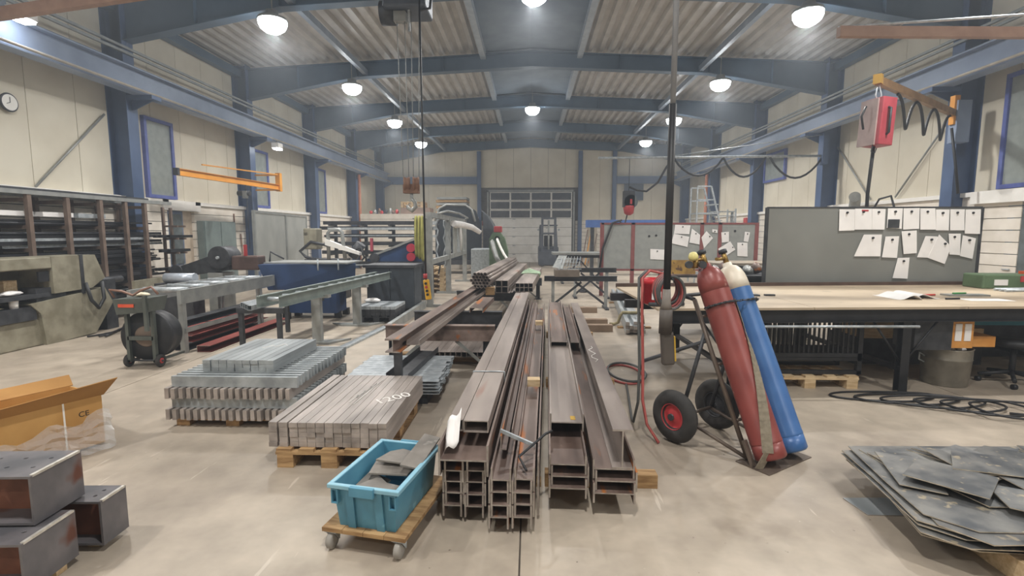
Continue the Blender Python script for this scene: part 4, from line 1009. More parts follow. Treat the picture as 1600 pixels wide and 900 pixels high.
for i in range(3):
    x = -2.485-.07*i; dz = .05*i
    tag(MB().tube([(x,11.6,2.1),(x,11.555,2.05),(x-.005,11.54,1.6),(x,11.555,1.15+dz),(x,11.6,1.1+dz),(x,11.645,1.15+dz),(x+.005,11.66,1.6),(x,11.645,2.05)],.03,6,True).build('lifting_sling', yl), 'yellow round sling hanging from the near post of the sling stand', 'sling', 'yellow slings')
for i in range(8):
    x, y = -2.45+.04*(i%3), 11.9+.7*i; L = rk.uniform(.8,1.5)
    pts = [(-2.395, y, 2.13)] + [(x-.09+.03*math.sin(k*1.7+i), y+.03*math.cos(k*2.1), 2.08-L*k/12) for k in range(13)]
    tag(MB().tube(pts,.022,5).build('lifting_chain', M['galv'] if i%3 else M['darksteel']), 'steel chain hanging from the rail of the sling stand', 'chain', 'chains on the sling stand')
for i in range(3):
    y = 15.2+.75*i
    tag(MB().box(-2.34,-2.3,y,y+.65,1.115,2.1).build('hung_panel', M['galv'] if i%2 else M['greyboard']), 'grey sheet hung from the sling stand below the white roll', 'sheet', 'grey sheets on the sling stand')
tag(MB().tube([(-2.21,14.52,2.0),(-2.2,15.2,1.98),(-2.2,16.4,1.99),(-2.0,17.4,1.92),(-1.75,17.6,1.75)],[.09,.11,.1,.1,.08],10).build('cloth_roll', M['paper']), 'rolled white cloth draped along the sling stand', 'cloth roll')
tag(MB().tube([(-2.19,15.6,1.95),(-2.16,15.7,1.6),(-2.17,15.75,1.2)],[.06,.05,.02],6).build('cloth_strip', M['paper']), 'white cloth strip hanging down from the roll', 'cloth')
# stacked pallets behind the stand
for k in range(5):
    p = pallet('pallet', 'empty wooden pallet in the stack of five behind the sling stand', -3.35, -2.5, 14.5, 15.6, mat='woodpale', group='stacked empty pallets')
    p.location.z += .146*k
# ---- bar rack laid crosswise further back
t = thing('bar_rack', 'wide dark rack of crosswise bars in front of the white block room', 'rack', (-5.5,18,0))
for x in (-7.0,-5.9,-4.9,-4.0):
    MB().box(x-.05,x+.05,18.0,18.1,0,2.05).build('post', M['darksteel'], t)
    for z in (.6,1.0,1.3,1.58,1.84,2.02): MB().box(x-.03,x+.03,17.45,18.0,z-.05,z).build('arm', M['darksteel'], t)
for li, z in enumerate((.6,1.0,1.3,1.58,1.84,2.02)):
    for i in range(6):
        h = .04+.04*((i+li)%3); a = -7.2+rk.uniform(-.2,.3); b = -3.6+rk.uniform(-.5,.4); y = 17.5+.085*i
        tag(MB().rhs((a,y,z+h/2),(b,y,z+h/2),.08,h,.005,up=(0,0,1)).build('stored_bar', darkbar if (i+li)%4 else M['galv']), 'long section on the wide crosswise rack before the white room', 'steel bar', 'sections on the crosswise rack')
tag(MB().bar((-5.5,17.4,1.1),(-5.5,17.4,1.55),.09,.09).build('red_post', pm('crimson post','#9c2f44','#ab3d52',.5)), 'short crimson post on the front of the crosswise rack', 'post')
# ---- white block room in the corner, goods on its roof
rm = thing('block_room', 'low white block-built room in the corner of the hall', 'room', (-5.9,27,0))
for k in range(10):
    MB().box(-8.2,-3.0,24.3,29.4,k*.265+.008,(k+1)*.265-.008).build('block_course', M['block'], rm)
MB().box(-8.18,-3.02,24.32,29.38,0.0,2.64).build('core', M['mortar'], rm)
tag(MB().box(-6.3,-4.9,24.6,25.6,2.65,2.95).build('storage_box', pm('brown box','#7d6a60','#8b776c',.7)), 'brown box under wooden pallets on the block room roof', 'box')
for k in range(2):
    p = pallet('pallet', 'pale pallet on the brown box on the block room roof', -6.3, -5.2, 24.6, 25.6, mat='woodpale', group='pallets on the room roof'); p.location.z = 2.95+.146*k
for i in range(8):
    x = -7.8+.18*i
    tag(lumpy((x,24.7+.1*(i%3),2.645),.075,.12,.08+.03*(i%3),i+1,10,6).build('stored_part', (M['darksteel'],M['greysteel'],M['rust'],M['red'])[i%4 if i else 3]), 'small loose machine part in the row on the block room roof', 'machine part', 'loose parts on the room roof')
for k in range(6):
    tag(MB().box(-4.6+.05*(k%2),-3.1,24.7,25.9,2.65+.14*k,2.65+.14*k+.11).build('timber_stack_layer', M['greysteel'] if k%2 else M['wood']), 'grey layer of stacked frames on the block room roof', 'frame', 'stacked frames on the room roof')
# ---- dark covered vehicle-like machine and grey shell
t = thing('covered_trailer', 'black covered trailer with a rounded top beside the grey curved shell', 'trailer', (-3.0,21.5,0))
prof = [(-4.0,.6),(-4.0,2.2),(-3.8,2.75),(-3.5,2.9),(-2.7,2.88),(-2.45,2.7),(-2.3,2.2),(-2.2,.6)]
MB().plate([(x,21.2,z) for x, z in prof],(0,1.8,0)).build('cover', pm('black tarpaulin','#1d2329','#2a3138',.35,0,4), t, .03)
MB().tube([(x,21.18,z) for x, z in prof[1:7]],.05,6).build('cover_edge', M['greysteel'], t)
MB().box(-4.1,-2.1,21.2,23.0,.4,.6).build('chassis', M['darksteel'], t)
for x in (-3.95,-2.35):
    MB().torus((x,22.0,.35),(1,0,0),.25,.1,20,8).build('wheel', M['rubber'], t)
t = thing('curved_shell', 'large grey curved sheet shell standing beside the black trailer', 'shell', (-1.9,22.3,0))
arc = [(-2.25,2.75),(-1.95,2.5),(-1.7,2.1),(-1.5,1.6),(-1.38,1.0),(-1.3,.3),(-1.3,.0)]
mb = MB()
for (a,b),(c,d) in zip(arc,arc[1:]): mb.hexa([(a-.02,23.05,b),(c-.02,23.05,d),(c-.02,24,d),(a-.02,24,b),(a+.02,23.05,b+.01),(c+.02,23.05,d+.01),(c+.02,24,d+.01),(a+.02,24,b+.01)])
mb.build('shell', pm('shell grey','#6d7178','#7a7e85',.4,.2), t)
MB().plate([(x,24.0,z) for x,z in arc]+[(-2.25,24.0,0)],(0,.03,0)).build('end_wall', pm('shell grey','#6d7178'), t)
MB().box(-2.2,-1.35,23.05,23.9,0,.75).build('skirt', bs, t)
# ---- green machine with red cap, bent profiles
t = thing('profile_bender', 'green machine with rounded body and red cap before the sectional door', 'machine', (-1.2,19.2,0))
cut_holes(MB().plate([(-1.55,19,0),(-.85,19,0),(-.85,19,1.05),(-.98,19,1.55),(-1.15,19,1.75),(-1.42,19,1.75),(-1.55,19,1.5)],(0,.5,0)).build('body', M['green'], t), MB().cyl((-1.25,18.9,1.52),(-1.25,19.3,1.52),.1,n=20))
MB().pipe((-1.25,18.97,1.52),(-1.25,19.02,1.52),.12,.02,20).build('opening_collar', M['green'], t)
MB().box(-1.38,-1.08,19.1,19.4,1.75,1.98).build('red_cap', M['red'], t, .03)
tag(MB().tube([(-1.25,19.15,1.53),(-1.24,18.9,1.48),(-1.1,18.6,1.2),(-.95,18.3,.95),(-.8,17.9,.78),(-.6,17.2,.7)],.05,8).build('bent_profile', M['white']), 'white curved profile running from the green machine to the tubes', 'profile')
tag(MB().tube([(-1.44,19.02,1.42),(-1.42,18.8,1.4),(-1.33,18.4,1.15),(-1.22,18.0,.9),(-1.1,17.5,.75)],.09,4).build('bent_profile', M['greysteel']), 'grey bent chute profile beside the white curved one', 'profile')
tag(MB().box(-2.3,-1.5,19.5,20.6,0,1.12).build('crate_box', M['galv'],None,.03), 'pale grey metal bin between the trailer and the green machine', 'bin')
# ---- forklift
fk = pm('charcoal forklift','#4a4f57','#585d66',.45,.1,4)
t = thing('forklift', 'dark grey forklift facing the hall in front of the sectional door', 'forklift', (.96,27.2,0))
MB().box(.42,1.5,27.2,29.0,.25,1.0).build('chassis', fk, t, .05)
MB().box(.42,1.5,26.85,27.1,.05,.75).build('fork_carriage', fk, t)
for x in (.62,1.3):
    MB().box(x-.06,x+.06,26.95,27.12,.1,2.55).build('mast_rail', fk, t)
    MB().box(x-.06,x+.06,25.9,26.9,.05,.1).build('fork', M['darksteel'], t)
    MB().torus((x+(.1 if x>1 else -.1),27.5,.3),(1,0,0),.2,.1,20,8).build('wheel', M['rubber'], t)
    MB().torus((x+(.1 if x>1 else -.1),28.7,.25),(1,0,0),.16,.09,20,8).build('wheel', M['rubber'], t)
for z in (.8,1.7,2.5): MB().box(.62,1.3,26.97,27.08,z-.05,z+.05).build('mast_crossbar', fk, t)
for x in (.52,1.42):
    MB().bar((x,27.35,1.0),(x+(.06 if x < 1 else -.06),27.6,2.1),.07,.07).build('cab_pillar', fk, t)
    MB().bar((x,28.8,1.0),(x,28.5,2.1),.07,.07).build('cab_pillar', fk, t)
    MB().cyl((x+(-.1 if x<1 else .1),27.4,1.9),(x+(-.1 if x<1 else .1),27.45,1.9),.06,n=12).build('head_lamp', M['galv'], t)
MB().box(.5,1.45,27.5,28.6,2.1,2.17).build('cab_roof', fk, t)
MB().box(.75,1.2,28.0,28.5,1.0,1.6).build('seat', M['black'], t, .05)
MB().cyl((.96,27.05,.3),(.96,27.05,2.4),.05).build('mast_cylinder', M['greysteel'], t)
# ------------------------------------------------------------------ gas trolley
fwd = V((.56,-.83,0)); ax = V((.83,.56,0))
W1, W2 = V((1.2,4.1,0)), V((1.66,4.42,0))
t = thing('gas_trolley', 'two-wheeled tubular gas cylinder trolley leaning back on its wheels', 'trolley', (1.5,4.1,0))
tub = pm('brown tube frame','#5c5148','#6e6258',.5,.3,6)
for w in (W1, W2):
    c = w + V((0,0,.22))
    wh = MB().torus(c, ax, .155, .065, 36, 10, .055).build('wheel', M['rubber'], t)
    wh2 = MB().lathe([(.03,-.04),(.06,-.02),(.1,-.015),(.105,-.04),(.11,-.04),(.11,.04),(.105,.04),(.1,.015),(.06,.02),(.03,.04)], c, ax, 28).build('rim', M['red'] if w is W1 else M['darksteel'], wh)
    wh2.matrix_parent_inverse = Matrix.Identity(4)
    hb = MB().cyl(c-ax*.055, c+ax*.055, .028, n=16).build('hub', M['darksteel'], wh); hb.matrix_parent_inverse = Matrix.Identity(4)
mid = (W1+W2)/2
MB().cyl(W1+V((0,0,.205)), W2+V((0,0,.205)), .014).build('axle', tub, t)
foot = V((1.885,3.80,0))          # middle between the cylinder feet
th = R(24.5); lean = V((-.56*math.sin(th), .83*math.sin(th), math.cos(th)))
for s in (-1, 1):
    b = foot + ax*(.21*s) - fwd*.09
    MB().tube([b+V((0,0,.02)), b+lean*.75, b+lean*1.3], .019, 10).build('back_tube', tub, t)
    MB().tube([b+lean*1.02+V((0,0,0)), (W1 if s < 0 else W2)+ax*(-.08*s)+V((0,0,.22))], .017, 8).build('axle_strut', M['darksteel'], t)
    MB().tube([b+V((0,0,.02)), (W1 if s < 0 else W2)+ax*(-.08*s)+V((0,0,.2))], .015, 8).build('base_tube', tub, t)
for l in (.3,.75,1.15): MB().tube([foot-ax*.21-fwd*.09+lean*l, foot+ax*.21-fwd*.09+lean*l], .013, 8).build('cross_tube', tub, t)
MB().tube([foot-ax*.21-fwd*.09+lean*1.3, foot-ax*.21-fwd*.2+lean*1.32, foot+ax*.21-fwd*.2+lean*1.32, foot+ax*.21-fwd*.09+lean*1.3], .017, 8).build('handle', M['darksteel'], t)
MB().plate([foot-ax*.3-fwd*.13, foot+ax*.26-fwd*.13, foot+ax*.26+fwd*.14, foot-ax*.3+fwd*.14], .008).build('base_plate', tub, t)
MB().bar(foot-ax*.275-fwd*.0+V((0,0,.008)), foot-ax*.275-fwd*.0+lean*.2, .04,.02).build('toe_bracket', tub, t)
# prop legs
MB().tube([foot-ax*.2-fwd*.09+lean*.95, V((.98,4.35,.62)), V((.98,4.35,.55))], .016, 8).build('hose_arm', M['darksteel'], t)
def gas(base, label, paint, shoulder, r=.114, L=1.44):
    g = thing('gas_cylinder', label, 'gas cylinder', base, local=True)
    ll = V((lean.x, lean.y, lean.z)); o = V((0,0,.055))
    MB().lathe([(.0,0),(r-.015,0),(r,.015),(r,.12)], o, ll, 32).build('foot_ring', paint, g)
    MB().lathe([(r+.002,.12),(r+.002,.135),(r,.14),(r,L-.12)], o, ll, 32, False).build('body', paint, g)
    MB().lathe([(r,L-.12),(r*.985,L-.05),(r*.93,L+.0),(r*.8,L+.045),(r*.6,L+.075),(.04,L+.09),(.036,L+.12)], o, ll, 32).build('shoulder', shoulder, g)
    brass = pm('brass','#8f7440','#a68a52',.35,.8,8)
    v = MB().lathe([(.022,L+.11),(.022,L+.2),(.012,L+.21)], o, ll, 12).build('valve', brass, g)
    sub(MB().lathe([(.0,L+.21),(.035,L+.21),(.035,L+.24),(.0,L+.24)], o, ll, 14), 'valve_knob', M['darksteel'], v)
    sub(MB().cyl(o+ll*(L+.16), o+ll*(L+.16)-ax*.12, .014, n=10), 'outlet', brass, v)
    return g
redp = pm('red cylinder paint','#7e3c38','#914a44',.38,.05,4,spots='#c2968a',spot_scale=9,spot_cut=.72)
bluep = pm('blue cylinder paint','#3a649c','#4672aa',.36,.05,4,spots='#86a5cc',spot_scale=10,spot_cut=.72)
creamp = pm('cream shoulder','#e0d6c2','#ece4d4',.45,.05,8)
gas(foot - ax*.135 + fwd*.055, 'dark red gas cylinder strapped on the tubular trolley', redp, redp)
gas(foot + ax*.135 + fwd*.06, 'blue gas cylinder with a cream shoulder on the trolley', bluep, creamp)
t2 = thing('pressure_regulator', 'brass pressure regulator with a pale yellow cap on the red cylinder', 'regulator', foot+lean*1.6)
c = foot - ax*.23 + fwd*.05 + lean*1.62
brass = MATS['brass']
MB().cyl(c-V((0,0,.03)), c+V((0,0,.05)), .028, n=14).build('body', brass, t2)
MB().lathe([(.0,0),(.038,0),(.04,.02),(.03,.045),(0,.05)], c+V((-.02,-.02,.05)), (-.3,-.5,1), 16).build('cap', pm('pale yellow cap','#d6c878','#e2d68c',.4), t2)
for dx, n in ((-.06,'gauge'),(.05,'gauge')):
    MB().cyl(c+V((dx,-.02,.0)), c+V((dx,-.05,.0)), .03, n=16).build(n, M['darksteel'], t2)
# webbing belt and chain
def surf(l, a):   # point on a band round both cylinders at length l
    return foot + fwd*.06 + lean*l
web = pm('grey webbing','#7d7464','#918877',.9,0,30)
nn = ax.cross(lean).normalized()
if nn.dot(fwd) < 0: nn = -nn
LIFT = V((0,0,.055))
def skin(side, l, a, r):         # point on the wall of a cylinder (side -1 red, 1 blue), angle from its front
    return foot + ax*(.135*side) + fwd*(.055 if side < 0 else .06) + LIFT + lean*l + (nn*math.cos(R(a)) + ax*math.sin(R(a)))*r
mb = MB(); N_ = 26
bp = [(1.22 - 1.16*i/N_, 58 - 118*(i/N_)**1.1) for i in range(N_+1)]
for (l0, a0_), (l1, a1_) in zip(bp, bp[1:]):
    rad = nn*math.cos(R((a0_+a1_)/2)) + ax*math.sin(R((a0_+a1_)/2))
    mb.bar(skin(-1,l0,a0_,.1195), skin(-1,l1,a1_,.1195), .075, .004, up=rad)
mb.bar(skin(-1,bp[-1][0],bp[-1][1],.1195), foot - ax*.285 + fwd*.05 + V((0,0,.012)), .075, .004, up=nn)
tag(mb.build('webbing_belt', web), 'wide grey webbing belt hanging down over the red cylinder', 'belt')
def chain(pts, r, label, mat=None, name='chain'):
    mb = MB(); P = [V(p) for p in pts]; n = 0
    for a, b in zip(P, P[1:]):
        L = (b-a).length; k = max(1, int(L/(r*3.2))); d = (b-a).normalized()
        for i in range(k):
            c = a + (b-a)*((i+.5)/k); sd = d.cross(V((0,0,1)) if n % 2 else d.orthogonal()).normalized(); n += 1
            pts_ = [c + d*(r*2.0*math.cos(q)) + sd*(r*1.05*math.sin(q)) for q in [2*math.pi*j/8 for j in range(8)]]
            mb.tube(pts_, r*.35, 4, True)
    return tag(mb.build(name, mat or M['darksteel']), label, 'chain')
chain([skin(-1,1.2,a,.1305) for a in range(-110,26,9)] + [skin(1,1.2,a,.1305) for a in range(-25,112,9)], .011, 'rusty chain round the upper parts of both gas cylinders')
# hose coil: twin red and black welding hose
hr = pm('red hose','#a8504c','#b8605a',.5); hk = pm('grey hose','#4a4c4c','#5a5c5b',.55)
HB = V((1.145, 4.085, 1.36))
MB().tube([foot-ax*.21-fwd*.2+lean*1.32, V((1.3,4.385,1.25)), V((1.22,4.385,1.35)), V((1.145,4.37,1.36)), HB], .011, 8).build('hose_hook', M['darksteel'], bpy.data.objects['gas_trolley'])
for k in range(10):
    rr = random.Random(k); ra, rb_ = rr.uniform(.094,.104), rr.uniform(.115,.14); y = 4.105+.0245*k
    pts = [V((1.145+ra*math.sin(q), y, 1.381 - rb_ + rb_*math.cos(q))) for q in [2*math.pi*j/24 for j in range(24)]]
    tag(MB().tube(pts, .0115, 6, True).build('welding_hose', hr if k % 2 else hk), ('red' if k % 2 else 'grey') + ' loop of welding hose in the coil hung behind the gas cylinders', 'hose', 'hose coil loops')
P = [V((1.145,4.352,1.382)), V((1.02,4.35,1.41)), V((.95,4.31,1.35)), V((.94,4.25,1.1)), V((.95,4.2,.6)), V((.955,4.2,.32)), V((.99,4.17,.12)), V((1.06,4.04,.0125))]
tag(MB().tube(P,.0125,6).build('welding_hose', hr), 'red welding hose hanging down in front of the table end', 'hose')
tag(MB().tube([p+V((-.027,.006,.0)) for p in P[1:5]]+[V((.92,4.21,.3)),V((.9,4.28,.1)),V((.95,4.6,.0125)),V((1.05,5.3,.0125)),V((1.1,5.67,.0125))],.0125,6).build('welding_hose', hk), 'dark welding hose hanging beside the red one', 'hose')
for k in range(2):
    pts = [V((1.15+.22*math.cos(q)+.03*k, 6.1+.42*math.sin(q), .014+.028*k)) for q in [2*math.pi*j/24 for j in range(24)]]
    tag(MB().tube(pts,.014,6,True).build('hose_ring', hk if k else hr), 'loop of hose lying on the floor at the table end', 'hose', 'hose loops on the floor')
# ------------------------------------------------------------------ welding table
TZ = .95
t = thing('welding_table', 'large worn welding table with a pale top and black frame', 'table', (3.8,6.4,0))
topm = pm('worn pale table top','#a3927c','#c9b89f',.5,.05,1.8,(.4,1,1),.02,8,spots='#6d6056',spot_scale=4,spot_cut=.68)
A0, A1, B1, B0 = V((1.32,5.25,0)), V((8.0,5.75,0)), V((8.0,8.0,0)), V((1.25,7.4,0))
for i in range(4):
    f0, f1 = i/4+.0006, (i+1)/4-.0006
    MB().plate([A0.lerp(A1,f0)+V((0,0,TZ-.025)),A0.lerp(A1,f1)+V((0,0,TZ-.025)),B0.lerp(B1,f1)+V((0,0,TZ-.025)),B0.lerp(B1,f0)+V((0,0,TZ-.025))],.025).build('top_plate', topm, t)
for a, b in ((A0+V((.1,.06,0)),A1+V((0,.06,0))),(B0+V((.1,-.1,0)),B1+V((0,-.1,0))),((A0+B0)/2+V((.1,0,0)),(A1+B1)/2)):
    MB().ibeam(a+V((0,0,TZ-.095)),b+V((0,0,TZ-.095)),.14,.08,.008,.01).build('frame_beam', M['black'], t)
MB().bar(B0+V((0,.0,TZ+.02)),B1+V((0,.0,TZ+.02)),.03,.06).build('back_rail', pm('brown back rail','#4f3f38','#5e4c44',.5,.2), t)
for i, f in enumerate((.13,.41,.72,.98)):
    for (a, b) in ((A0.lerp(A1,f)+V((0,.1,0)), B0.lerp(B1,f)+V((0,-.12,0))),):
        for p in (a, b):
            MB().ibeam(p,p+V((0,0,TZ-.16)),.09,.09,.008,.01,up=(0,1,0)).build('leg', M['black'], t)
            for s in (-1, 1): MB().tube([p+V((.0,0,.3)),p+V((.34*s,0,TZ-.17))],.012,6).build('brace', M['black'], t)
        MB().bar(a+V((0,0,.25)),b+V((0,0,.25)),.05,.05).build('stretcher', M['black'], t)
tag(MB().tube([(2.3,5.28,.76),(4.05,5.34,.76)],.014,8).build('steel_rod', M['galv']), 'bright steel rod lying along the front of the table frame', 'rod')
for i, (x,y) in enumerate(((1.15,6.1),(1.08,6.75))):
    tag(MB().box(x,x+.5,y,y+.09,.83,.925).build('table_bracket', M['black']), 'black bracket jutting from under the end of the welding table', 'bracket', 'table end brackets')
# railings on a pallet under the table
pallet('pallet', 'pale pallet under the black railings below the welding table', 2.6, 3.66, 5.62, 6.5, mat='woodpale')
for k in range(2):
    y = 5.72+.4*k
    t = thing('steel_railing', ('black steel railing at the front of the pallet under the table', 'black steel railing standing behind the other on the pallet')[k], 'railing', (3.1,y,.145), group='railings under the table')
    for z, h in ((.165,.04),(.32,.04),(.36,.05),(.78,.04)): MB().bar((2.55,y,z),(3.72,y,z),.05,h).build('rail', M['black'], t)
    for i in range(21): MB().bar((2.6+.054*i+.012*k,y,.38),(2.6+.054*i+.012*k,y,.77),.018,.018).build('baluster', M['black'], t)
    for x in (2.57,3.7): MB().bar((x,y,.145),(x,y,.81),.05,.05).build('end_post', M['black'], t)
# waste drum and boxes under the table
t = thing('waste_drum', 'tapered galvanised steel waste drum under the welding table', 'drum', (4.8,5.9,0), local=True)
MB().lathe([(.0,.01),(.21,.0),(.215,.01),(.235,.3),(.24,.305),(.235,.315),(.237,.42),(.245,.43),(.23,.43),(.225,.42),(.2,.03),(.0,.03)],n=32).build('body', pm('dull galvanised','#7b776d','#989388',.42,.45,5), t)
MB().tube([(-.24,0,.32),(-.3,0,.36),(-.3,0,.28),(-.24,0,.25)],.01).build('handle', M['galv'], t)
for i in range(2): tag(lumpy((4.76+.11*i,5.8,.40),.045,.05,.03,i+2,10,6).build('paper_ball', M['paper']), 'white crumpled paper in the mouth of the waste drum', 'paper', 'paper in the drum')
ob = pm('orange box print','#c98a3e','#d79b52',.6)
t = thing('tool_box', 'dark box with an orange printed end hanging under the table', 'box', (4.5,5.75,.5))
MB().box(4.22,4.62,5.62,5.95,.45,.78).build('body', M['darksteel'], t); MB().box(4.62,4.86,5.64,5.93,.47,.77).build('printed_end', ob, t)
for i in range(2): MB().box(4.66+.1*i,4.73+.1*i,5.632,5.64,.55,.74).build('label', M['paper'], t)
tag(MB().box(4.9,5.2,5.75,6.0,.46,.58).build('cardboard_box', ob), 'small orange carton over the rim of the waste drum', 'carton')
for k in range(3):
    tag(MB().box(4.35,5.9,6.7,7.3,.356+.045*k,.4+.045*k).build('plank', M['woodpale']), 'pale board lying on the low shelf under the table', 'board', 'boards under the table')
tag(MB().box(4.3,5.95,6.75,7.3,0,.355).build('low_shelf', M['darksteel']), 'dark low shelf under the far part of the table', 'shelf')
t = thing('office_chair', 'black swivel chair base with castors under the table', 'chair', (5.55,5.9,0))
MB().cyl((5.55,5.9,.1),(5.55,5.9,.45),.03,n=12).build('column', M['black'], t)
for a in range(5):
    q = 2*math.pi*a/5+.3; e = V((5.55+.3*math.cos(q),5.9+.3*math.sin(q),.09))
    MB().tube([(5.55,5.9,.14),e],.022,6).build('spoke', M['black'], t); MB().cyl(e-V((.02,0,.06)),e+V((.02,0,-.06)),.03,n=12).build('castor', M['black'], t)
MB().lathe([(.0,.44),(.2,.44),(.23,.47),(.22,.52),(0,.53)],(5.55,5.9,0),n=20).build('seat', M['black'], t)
t = thing('storage_bin', 'turquoise bin with a pale rim on the shelf behind the table', 'bin', (6.6,7.6,0))
MB().box(6.2,7.6,7.2,7.6,.45,.78).build('body', pm('turquoise','#3f93a8','#4fa2b6',.5), t); MB().box(6.18,7.62,7.18,7.62,.74,.79).build('rim', M['paper'], t)
MB().box(6.2,7.6,7.22,7.58,0,.45).build('stand', M['darksteel'], t)
# cable tangle on the floor
rr = random.Random(5)
for k in range(6):
    cx, cy = 3.75+.18*k, 5.35-.1*k; a, b = (.55-.04*k if k < 3 else .38), .16+.02*k
    pts = [V((cx+a*math.cos(q)+.03*math.sin(3*q+k), cy+b*math.sin(q)+.02*math.cos(2*q), .012+.008*k)) for q in [2*math.pi*j/26 for j in range(26)]]
    tag(MB().tube(pts,.011,6,True).build('cable_loop', M['black']), 'black cable loop in the tangle on the floor before the table', 'cable', 'floor cable tangle')
tag(MB().tube([(4.6,4.86,.012),(5.0,4.72,.012),(5.4,4.75,.012),(5.75,4.95,.012),(5.9,5.3,.012),(5.7,5.6,.012)],.011,6).build('floor_cable', M['black']), 'single black cable trailing off across the floor', 'cable')
# ------------------------------------------------------------------ things on the table
def table_at(px, py): return G(px, py, TZ+.002)
t = thing('open_booklet', 'open white booklet lying on the welding table', 'booklet', table_at(1415,464))
p = table_at(1415,464)
mb = MB()
for s in (-1, 1):
    mb = MB(); n = 8
    for i in range(n+1):
        u_ = i/n; x = p.x + s*.28*u_; z = TZ+.004 + .05*math.sin(math.pi*min(1,u_*1.2))*(1-u_)*1.6
        mb.add([(x,p.y-.22+.05*s,z),(x,p.y+.22+.05*s,z)],[])
    mb.f = [(2*i,2*i+2,2*i+3,2*i+1) if s > 0 else (2*i+2,2*i,2*i+1,2*i+3) for i in range(n)]; mb.sm = [True]*n
    o = mb.build('page', M['paper'], t); o.modifiers.new('s','SOLIDIFY').thickness = .004
for (px,py,w,d,lab,mat) in ((1210,462,.12,.05,'small steel block on the welding table','darksteel'),(1185,462,.14,.1,'thin dark plate on the bare part of the welding table','darksteel'),(1540,462,.5,.14,'flat steel square lying by the pens on the welding table','greysteel')):
    q = table_at(px,py); tag(MB().box(q.x-w,q.x,q.y-d/2,q.y+d/2,TZ,TZ+.02).build('steel_piece', M[mat]), lab, 'steel piece')
for (px,py,c,lab) in ((1500,462,'#3c8a4a','green pen lying on the welding table'),(1452,462,'#c23a34','red marker lying beside the booklet'),(1490,468,'#2b2c30','black pen lying on the welding table')):
    q = table_at(px,py); tag(MB().cyl((q.x-.09,q.y,TZ+(.031 if 'green' in lab else .011)),(q.x+.09,q.y+.03,TZ+(.031 if 'green' in lab else .011)),.011,n=10).build('pen', pm('pen '+c,c)), lab, 'pen')
q = table_at(1545,468); tag(MB().plate([(q.x-.3,q.y-.12,TZ),(q.x+.2,q.y-.12,TZ),(q.x+.2,q.y+.1,TZ),(q.x-.3,q.y+.1,TZ)],.002).build('drawing_sheet', M['paper']), 'white drawing sheet under the pens on the welding table', 'paper')
b = table_at(1020,474)
t = thing('red_bucket', 'bright red bucket with a white label on the table end', 'bucket', b, local=True)
rb = pm('bright red plastic','#c8202c','#d62e38',.4)
MB().lathe([(.0,.0),(.1,.0),(.125,.22),(.14,.22),(.14,.28),(.13,.28),(.128,.23),(.115,.2),(.095,.02),(0,.02)],n=28).build('body', rb, t)
MB().obox((.01,-.115,.1),(.1,.006,.09)).build('label', M['paper'], t)
t2 = tag(MB().cyl((b.x-.1,b.y-.25,TZ+.025),(b.x+.28,b.y-.2,TZ+.025),.022,n=12).build('steel_pipe', M['darksteel']), 'short dark pipe lying before the red bucket', 'pipe')
# clutter between table and red-framed screens
t = thing('dirty_tray', 'yellow-brown stained steel tray standing behind the table', 'tray', D(1066,425,8.55))
c = D(1066,416,8.55); c.z = 1.16; MB().obox((c.x,8.55,c.z),(.42,.03,.24),0,R(-15)).build('tray_back', pm('stained yellow steel','#8d6a2a','#b08a3c',.6,.1,8,spots='#5a3c20',spot_scale=12,spot_cut=.6), t)
MB().obox((c.x,8.49,c.z-.12),(.42,.16,.02)).build('tray_lip', M['rust'], t)
t = thing('scrap_shelf', 'cluttered low shelf of dark parts behind the welding table', 'shelf', (3.4,8.8,0))
MB().box(2.35,4.6,8.4,9.2,1.0,1.03).build('shelf_board', M['darksteel'], t); MB().box(2.35,4.6,8.4,9.2,.45,.48).build('shelf_board', M['darksteel'], t)
for x in (2.4,4.55):
    for y in (8.43,9.17): MB().box(x-.03,x+.03,y-.03,y+.03,0,1.0).build('leg', M['darksteel'], t)
for i in range(9):
    x = 2.95+.185*i; tag(lumpy((x,8.6+.12*(i%3),1.032),.08,.12,.05+.02*(i%3),i+30,10,6).build('scrap_part', (M['darksteel'],M['greysteel'],M['rust'])[i%3]), 'dark lumpy machine part on the shelf behind the table', 'machine part', 'parts behind the table')
t = thing('grey_skip', 'grey angular steel skip behind the blue cylinder', 'skip', (4.0,9.0,0))
c0 = D(1150,445,9.5); 
MB().hexa([(3.6,9.3,.5),(4.45,9.3,.5),(4.45,10.0,.5),(3.6,10.0,.5),(3.35,9.25,1.15),(4.65,9.25,1.05),(4.65,10.1,1.05),(3.35,10.1,1.15)]).build('body', pm('slate skip','#4c5358','#5a6167',.45,.2), t)
MB().box(3.3,4.75,9.2,10.1,1.15,1.19).build('board', pm('worn board','#8a7f70','#9b907f',.8), t)
for x in (3.7,4.35): MB().box(x-.04,x+.04,9.35,9.95,0,.5).build('leg', M['darksteel'], t)
tag(MB().box(4.55,4.9,9.5,9.8,1.19,1.5).build('red_canister', M['red'],None,.02), 'red canister on the board beside the big grey screen', 'canister')
t = thing('tool_case', 'dark tool case with a white label and red latch at the end of the table', 'case', (6.9,7.2,TZ))
MB().box(6.35,7.3,7.3,7.65,TZ,TZ+.2).build('body', M['green'], t, .02); MB().box(6.5,6.68,7.29,7.3,TZ+.05,TZ+.13).build('label', M['paper'], t); MB().box(6.85,6.98,7.28,7.3,TZ+.1,TZ+.18).build('latch', M['red'], t)
MB().box(7.0,7.3,7.3,7.5,TZ+.2,TZ+.24).build('orange_tool', pm('orange plastic','#d0582c','#dc6838',.5), t)
